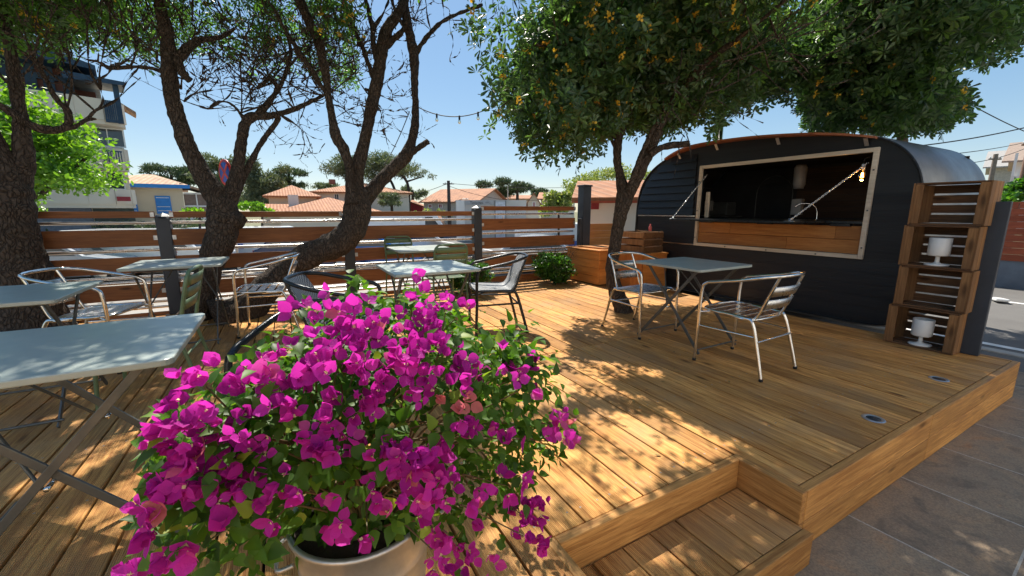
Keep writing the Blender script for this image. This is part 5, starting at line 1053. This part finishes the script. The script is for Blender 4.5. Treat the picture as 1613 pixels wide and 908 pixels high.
# right side: wall, houses
d = 12; t = thing('plank_topped_wall', 'low grey blue wall with red brown planks above it across the road', 'wall', (12.6, 2.4, -.33))
b = MB(); b.span((12.6, -8, -.34), (12.8, 9, .22)); b.build('base_wall', simple('blue_grey_block', (.13, .16, .20), .9, 0, (.10, .12, .15), 3), t, world=True)
b = MB()
for i in range(9):
    z = .22+.128*i; y = -8+random.uniform(0, 1)
    while y < 9: e = min(9, y+random.uniform(.9, 2.2)); b.span((12.58, y, z), (12.64, e-.012, z+.122)); y = e
b.build('planks', wood('red_brown_planks', (.36, .09, .04), (.26, .06, .03), 'y', .6, .6, .4, rv=.25), t, world=True)
t, M, rf, c = house('white hillside house with a balcony at the right edge above the plank wall', 1585, 1680, 26, 250, 225, 'x', dep=8, wall=MT['render'], roof=simple('dusty_roof', (.36, .27, .21), .85), base=0, over=.6); t['category'] = 'house'
b = MB(M); x0 = c.X(1582)-c.c0; b.span((x0, -5.3, c.Z(292, 1590)), (x0+4, -4.02, c.Z(279, 1590))); b.build('balcony', MT['render'], t, world=True); MB(M).span((x0, -5.3, c.Z(279, 1590)), (x0+.12, -5.18, c.Z(245, 1590))).build('balcony_post', MT['white'], t, world=True)
house('grey flat roofed villa on the hillside behind the crate tower', 1548, 1600, 36, 262, 240, 'x', dep=9, wall=simple('greige_render', (.48, .44, .38), .85), roof=simple('pale_flat_roof', (.40, .38, .35), .8), base=0, over=.5)
house('low house with an orange tiled roof behind the plank wall', 1490, 1562, 24, 318, 308, 'x', dep=6, wall=MT['cream'], base=0)
# ================================================================ POLES, SIGN, WIRES
def pole(label, x, yb, yt, d, r, mt, base, lamp=False):
    P = front(x, yb, d); t = thing('utility_pole', label, 'utility pole', (P.x, P.y, base)); zt0 = zz(yt, x, d)-base
    MB().tube([(0, 0, 0), (0, 0, zt0)], [r*1.2, r*.85], 10).build('shaft', mt, t); MB(FR).box((0, 0, zt0-.25), (.9 if lamp else .6, .07, .07)).build('crossarm', mt, t)
    for q in (-.25, .25): MB(FR).lathe([(0, 0), (.03, 0), (.04, .06), (.0, .1)], (q, 0, zt0-.21), 8).build('insulator', MT['white'], t)
    if lamp:
        MB(FR).tube([(0, 0, zt0*.62), (.5, -.1, zt0*.66), (1.1, -.2, zt0*.70)], .03, 6).build('lamp_arm', mt, t); MB(FR).box((1.35, -.2, zt0*.70), (.5, .15, .08)).build('lamp_head', MT['steel'], t, bevel=.02)
    return P.xy.to_3d()+Vector((0, 0, zt0+base-.2))
W1 = pole('dark utility pole with a street lamp arm beside the grey gabled house', 708, 345, 285, 34, .14, simple('tarred_wood', (.06, .05, .045), .9), GZ, True)
W2 = pole('short weathered pole on the hillside left of the white house', 1551, 330, 243, 22, .11, simple('weathered_wood', (.25, .2, .16), .9), -.33)
W3 = pole('leaning reddish utility pole at the right edge above the plank wall', 1600, 330, 218, 17, .10, simple('brown_wood', (.22, .13, .09), .9), -.33)
W4 = pole('thin far pole in front of the dark round tree', 800, 345, 288, 55, .08, MT['steel'], GZ)
def wire(name, label, a, c, sag, r=.006, cat='cable'):
    a, c = Vector(a), Vector(c); pts = [a.lerp(c, k/16)-Vector((0, 0, sag*4*(k/16)*(1-k/16))) for k in range(17)]
    return tag(MB().tube(pts, r, 5).build(name, MT['rubber'], bevel=0), label, cat, 'overhead cables'), pts
wire('cable', 'thin overhead cable running left from the utility pole with the lamp', W1, front(585, 320, 48), .3, .02)
wire('cable', 'upper overhead cable running right from the pole with the lamp over the toilet block', W1, front(960, 292, 40), .3, .018)
wire('cable', 'lower sagging overhead cable right of the pole with the lamp', W1-Vector((0, 0, .2)), front(900, 305, 40), .9, .018)
wire('cable', 'long black cable over the silver trailer roof running up to the right edge', at(1430, 232, 9.5), at(1660, 190, 12), .05, .010)
wire('cable', 'steep thin cable falling from the tree crown towards the right edge', at(1500, 148, 9.5), at(1660, 225, 14), .05, .008)
wire('cable', 'faint cable rising from the trailer roof towards the reddish pole', at(1490, 244, 14), W3+Vector((0, 0, .1)), .05, .010)
wire('cable', 'lower faint cable from the weathered pole to the reddish pole', at(1520, 258, 16), W3-Vector((0, 0, .1)), .1, .010)
wire('cable', 'thin cord hanging from the tall right stem of the leaning tree down to the left', at(645, 176, D2+.1), at(604, 262, D2+1.6), .05, .006)
o, pts = wire('festoon_cable', 'black festoon cable strung between the leaning tree and the broad dark crown', at(653, 166, D2+.1), at(768, 172, 5.2), .11, .006, 'cable')
for i, k in enumerate((5, 10, 14)):
    p = pts[k]; t = thing('festoon_bulb', ('clear festoon bulb nearest the leaning tree', 'middle clear festoon bulb on the black cable', 'clear festoon bulb nearest the broad dark crown')[i], 'light bulb', tuple(p), 0, 'bulbs of the festoon lights')
    MB().lathe([(0, .01), (.011, .01), (.012, -.035), (0, -.035)], seg=12).build('socket', MT['rubber'], t); MB().lathe([(.009, -.035), (.014, -.045), (.020, -.062), (.016, -.08), (0, -.087)], seg=14).build('glass_envelope', MT['clear'], t)
P = at(355, 272, 8.5); t = thing('road_sign', 'round blue and red no stopping sign glimpsed between the forked trunk', 'road sign', (P.x, P.y, -.4), R(-62))
b = MB(Matrix.Translation((0, 0, P.z+.4)) @ Matrix.Rotation(R(90), 4, 'X')); zq = .0
b.lathe([(0, -.01), (.21, -.01), (.21, .01), (0, .01)], seg=32); b.build('disc', simple('sign_red', (.62, .03, .02), .4), t)
MB(Matrix.Translation((0, 0, P.z+.4)) @ Matrix.Rotation(R(90), 4, 'X')).lathe([(0, .014), (.165, .014), (.165, .011), (0, .011)], seg=32).build('blue_field', simple('sign_blue', (.02, .10, .50), .4), t)
for a in (45, -45): MB(Matrix.Translation((0, 0, P.z+.4)) @ Matrix.Rotation(R(90), 4, 'X') @ Matrix.Rotation(R(a), 4, 'Z')).box((0, 0, .017), (.35, .045, .004)).build('red_bar', simple('sign_red_bar', (.62, .03, .02), .4), t)
MB().tube([(0, .03, 0), (0, .03, P.z+.55)], .025, 8).build('post', MT['zinc'], t)
t = thing('tape_scrap', 'small crumpled red and white strip lying on the road beyond the blue post', 'litter', (10.6, 2.0, -.32))
MB().box((0, 0, .03), (.5, .16, .05), (0, .1, .4)).build('white_piece', MT['white'], t, bevel=.02); MB().box((.22, .22, .05), (.25, .16, .07), (0, .2, .2)).build('red_piece', MT['red'], t, bevel=.02)
# ================================================================ CARS
def car(label, x, d, rz, L=4.2, W=1.75, H=1.45, col=(.7, .7, .7), van=False, cat='car', base=GZ, stripe=None):
    P = gpos(x, d); t = thing('delivery_van' if van else 'parked_car', label, cat, (P.x, P.y, base), R(rz-YAW), 'cars parked beyond the fence')
    l = L/2; pm = simple('car_paint_'+label[:12].replace(' ', '_'), col, .25, 0, tuple(q*.93 for q in col), 2, coat=.6)
    if van: pr = [(-l, .30), (-l, H*.9), (-l+.12, H), (l*.45, H), (l*.62, H*.93), (l*.80, H*.60), (l*.97, H*.50), (l, .42), (l-.05, .25), (-l+.1, .22)]; gl = [(l*.36, H*.60), (l*.36, H*.90), (l*.52, H*.90), (l*.72, H*.60)]
    else: pr = [(-l, .40), (-l+.04, H*.62), (-l*.88, H*.66), (-l*.66, H*.95), (-l*.40, H), (l*.08, H*.99), (l*.42, H*.66), (l*.86, H*.57), (l*.98, H*.46), (l, .35), (l-.06, .24), (-l+.06, .24)]; gl = [(-l*.74, H*.66), (-l*.60, H*.90), (-l*.38, H*.94), (l*.05, H*.93), (l*.34, H*.66)]
    b = MB(); b.prism(pr, (0, -W/2, 0), (1, 0, 0), (0, 0, 1), (0, W, 0)); body = b.build('body', pm, t, bevel=.07)
    for s in (-1, 1): MB().prism(gl, (0, s*(W/2-.005), 0), (1, 0, 0), (0, 0, 1), (0, s*.012, 0)).build('side_window', MT['glass'], t)
    k = 6 if not van else 4; a, c2 = (pr[5], pr[6]) if not van else (pr[4], pr[5]); nn = Vector((-(c2[1]-a[1]), 0, c2[0]-a[0])).normalized()*.012
    MB().add([(a[0]+nn.x, -W*.42, a[1]+nn.z), (c2[0]+nn.x, -W*.42, c2[1]+nn.z), (c2[0]+nn.x, W*.42, c2[1]+nn.z), (a[0]+nn.x, W*.42, a[1]+nn.z)], [(0, 1, 2, 3)]).build('windscreen', MT['glass'], t)
    for sx in (-.62, .62):
        for s in (-1, 1):
            Mw = Matrix.Translation((sx*l, s*(W/2-.09), .31)) @ Matrix.Rotation(R(90), 4, 'X'); wh = MB(Mw).lathe([(0, -.1), (.20, -.1), (.30, -.09), (.315, -.05), (.315, .05), (.30, .09), (.20, .1), (0, .1)], seg=20).build('wheel', MT['rubber'], t); MB(Mw).lathe([(0, -.115), (.19, -.108), (.2, -.1), (.2, .1), (.19, .108), (0, .115)], seg=16).build('rim', MT['steel'], wh)
    for s in (-1, 1):
        MB().box((l-.05, s*W*.36, H*.44), (.10, .32, .13), (0, R(-8), 0)).build('headlight', MT['white'], t, bevel=.02); MB().box((-l+.02, s*W*.40, H*.52), (.06, .16, .26)).build('tail_light', MT['red'], t, bevel=.01)
    if stripe:
        for s in (-1, 1):
            for i, (xo, ww, cc_) in enumerate(stripe): MB().box((xo, s*(W/2+.006), H*.55), (ww, .006, .22), (0, R(-20) if i == 0 else 0, 0)).build('stripe', simple('decal_%d' % i, cc_, .4), t)
    return t
car('silver hatchback parked on the left, seen low through the fence', 100, 14.5, 12, col=(.42, .45, .5))
car('white van with a red slash parked between the left trunks', 235, 16, 5, 5.2, 1.9, 1.75, (.80, .80, .80), True, 'van', stripe=((1.2, .4, (.7, .02, .02)),))
car('white van with red and blue lettering patches behind the knobbly tree', 400, 18.5, 8, 4.8, 1.9, 1.75, (.80, .80, .80), True, 'van', stripe=((.9, .4, (.7, .02, .02)), (-.6, .9, (.05, .12, .5))))
car('dark blue car behind the leaning trunk', 490, 17.5, 6, col=(.015, .03, .10))
car('bright blue car right of the leaning trunk', 592, 18.5, 4, 4.1, col=(.01, .13, .45))
car('white delivery van seen through the top gaps of the fence', 648, 26, 3, 5.4, 2.0, 2.3, (.82, .82, .82), True, 'van')
car('white car with dark windows near the middle fence post', 668, 22.5, 10, col=(.75, .76, .77)); car('pale blue car beside the middle fence post', 733, 23, -6, 4, col=(.30, .38, .52))
car('white van with blue and red markings at the right end of the fence', 905, 19, -10, 5.2, 1.9, 1.9, (.80, .80, .80), True, 'van', stripe=((1.6, .35, (.7, .02, .02)), (-.4, 1.6, (.08, .16, .5)))); car('silver car in front of the white van at the right end of the fence', 868, 17, -10, 4.2, col=(.5, .52, .55))
# ================================================================ BACKGROUND GREENERY
def cloudtree(label, x, yb, d, blobs, n, L, mt, base=GZ, trunk=None, cat='tree', group='trees beyond the car park', name='tree', shape='leaf', flat=1, wd=.3, shell=.5, tr=.12, sp=1):
    """blobs: (px, py, rx, ry) in photo pixels at forward distance d"""
    P = gpos(x, d); t = thing(name, label, cat, (P.x, P.y, base), 0, group); k = d/FPX; cs = []
    for (bx, by, rx, ry) in blobs:
        q = front(bx, by, d+random.uniform(-1, 1)*rx*k*.5); m = max(1, int(rx*ry/90)) if rx > 12 else 2
        for j in range(m+2):
            cs.append((q.x+random.gauss(0, rx*k*.42), q.y+random.gauss(0, rx*k*.42), q.z+random.gauss(0, ry*k*.38), rx*k*.5, rx*k*.5, ry*k*.5*flat))
    C = ellipsoids(cs, n, shell); m = len(C)
    leaves_mesh('crown', C, runit(m)+np.array([0, 0, .25]), runit(m)+np.array([0, 0, .8]), L*rng.uniform(.6, 1.3, m), L*wd*rng.uniform(.6, 1.2, m), np.clip(rng.uniform(0, 1, m), 0, 1), mt, t, shape)
    b = MB(); bb = MT['bark']
    for pl in (trunk or [[(x, yb, 6), (x, blobs[0][1], 4)]]):
        S = smoothpath([front(q[0], q[1], d) for q in pl], 5); rr = smoothpath([(q[2]/2*k, 0, 0) for q in pl], 5); b.tube(S, [q.x for q in rr], 8)
    b.build('trunk', bb, t, world=True); return t
cloudtree('bright fresh green tree in front of the apartment building at the left edge', 60, 330, 12.5, [(20, 150, 40, 20), (60, 180, 48, 24), (10, 215, 60, 30), (95, 225, 50, 26), (140, 240, 40, 18), (60, 270, 70, 32), (120, 285, 55, 22), (165, 270, 26, 14), (160, 232, 22, 10), (165, 298, 20, 12), (30, 310, 50, 20), (-40, 250, 60, 60)], 22000, .15, MT['lime'], -.8, [[(40, 400, 14), (42, 330, 12), (60, 260, 9), (50, 180, 6)], [(45, 320, 8), (100, 280, 6), (140, 245, 4)]], shell=.2, wd=.30, name='leafy_tree')
cloudtree('umbrella pine with a wide domed crown right behind the leaning tree', 632, 335, 48, [(530, 262, 26, 18), (555, 272, 30, 16), (600, 258, 36, 22), (570, 252, 26, 14), (635, 268, 26, 14), (545, 280, 18, 8)], 9000, .42, MT['pine'], GZ, [[(612, 345, 6), (608, 325, 5), (604, 300, 5), (600, 275, 4)], [(630, 345, 5), (626, 315, 4), (618, 290, 4), (605, 270, 3)], [(640, 345, 5), (644, 315, 4), (642, 290, 4), (632, 275, 4)]], name='pine_tree', wd=.12, shell=.3)
cloudtree('sparse grey branched pine right of the umbrella pine', 644, 335, 46, [(665, 277, 16, 7), (655, 268, 10, 5), (672, 272, 8, 6)], 500, .3, MT['pine'], GZ, [[(644, 345, 4), (645, 315, 4), (642, 288, 3), (632, 276, 2)], [(642, 286, 3), (655, 282, 2), (668, 278, 1.5)]], name='pine_tree', wd=.12)
cloudtree('dwarf pine with a round crown in front of the two storey house', 617, 335, 38, [(605, 313, 16, 7), (622, 308, 14, 8), (612, 320, 20, 5)], 1600, .3, MT['pine'], GZ, [[(618, 345, 5), (617, 325, 4), (615, 312, 3)]], name='pine_tree', wd=.12)
for i, (lb, x, d, bl, n, m_) in enumerate((('broad dark pine group behind the blue shuttered house', 270, 52, [(228, 272, 14, 8), (262, 268, 26, 10), (290, 272, 24, 10), (250, 282, 26, 9), (300, 285, 24, 12)], 6000, 'darkpine'),
    ('tall dense grey green pine seen between the fork of the knobbly tree', 345, 48, [(335, 262, 24, 16), (350, 290, 30, 20), (375, 262, 20, 18), (325, 280, 20, 16), (360, 320, 30, 14)], 8000, 'pine'),
    ('grey green pine to the right of the knobbly tree', 400, 44, [(398, 272, 20, 20), (425, 295, 26, 20), (400, 305, 26, 20), (440, 285, 20, 14), (430, 315, 26, 12)], 9000, 'pine'),
    ('flat topped dark cedar between the pines and the orange roofs', 455, 50, [(440, 270, 22, 4), (465, 274, 24, 4), (455, 283, 26, 5), (478, 292, 18, 4), (450, 292, 22, 5)], 3500, 'darkpine'),
    ('small flat crowned pine over the roofs left of the umbrella pine', 512, 60, [(510, 290, 16, 5), (520, 294, 12, 4), (500, 296, 8, 3)], 1200, 'pine'),
    ('pale green trees in the gap right of the pines', 650, 65, [(650, 300, 16, 9), (638, 308, 12, 8), (665, 308, 12, 8)], 2200, 'pine'),
    ('dark green round tree on the skyline above the toilet block', 815, 56, [(800, 300, 26, 10), (825, 296, 24, 9), (845, 301, 18, 8), (785, 306, 14, 7)], 6500, 'darkpine'),
    ('low dark trees on the skyline left of the round tree', 765, 75, [(765, 311, 12, 4), (750, 314, 10, 3)], 900, 'darkpine'))):
    cloudtree(lb, x, 335, d, bl, n, .42, MT[m_], name='pine_tree' if 'pine' in lb else 'tree', wd=.14, shell=.3)
cloudtree('airy yellow green tree behind the white hut', 930, 335, 14, [(925, 285, 36, 14), (960, 278, 36, 14), (905, 292, 22, 12), (1000, 275, 30, 16), (980, 262, 16, 6)], 3800, .09, MT['yellowg'], -.9, shell=.1, wd=.25, name='leafy_tree')
for (lb, x, d, bl, n, m_) in (('bright green shrub behind the fence right of the knobbly tree', 413, 20, [(413, 326, 22, 9)], 1500, 'lime'), ('yellow green shrub behind the fence left of the tall dark post', 880, 18, [(878, 322, 26, 14), (895, 312, 18, 12), (868, 330, 22, 8)], 2600, 'yellowg'),
    ('low green hedge behind the fence below the two storey house', 600, 34, [(560, 345, 40, 6), (610, 345, 40, 6), (650, 340, 24, 6), (690, 336, 24, 7), (675, 332, 16, 5)], 3500, 'yellowg'), ('small green shrub in front of the conservatory', 315, 17, [(310, 335, 22, 6)], 700, 'lime'), ('dark hedge behind the cars on the left', 180, 22, [(90, 368, 60, 12), (180, 366, 60, 12), (260, 360, 50, 10), (330, 352, 40, 8)], 5000, 'darkpine'),
    ('green shrub above the plank wall at the right edge', 1600, 14, [(1595, 308, 22, 14), (1615, 300, 22, 18), (1585, 316, 16, 8)], 2200, 'bush')):
    cloudtree(lb, x, 380, d, bl, n, .16, MT[m_], cat='shrub', group='shrubs beyond the fence', name='shrub', wd=.3, base=-1.2 if x < 1000 else -.3, trunk=[[(x, 400 if x < 1000 else 340, 4), (x, bl[0][1], 3)]])
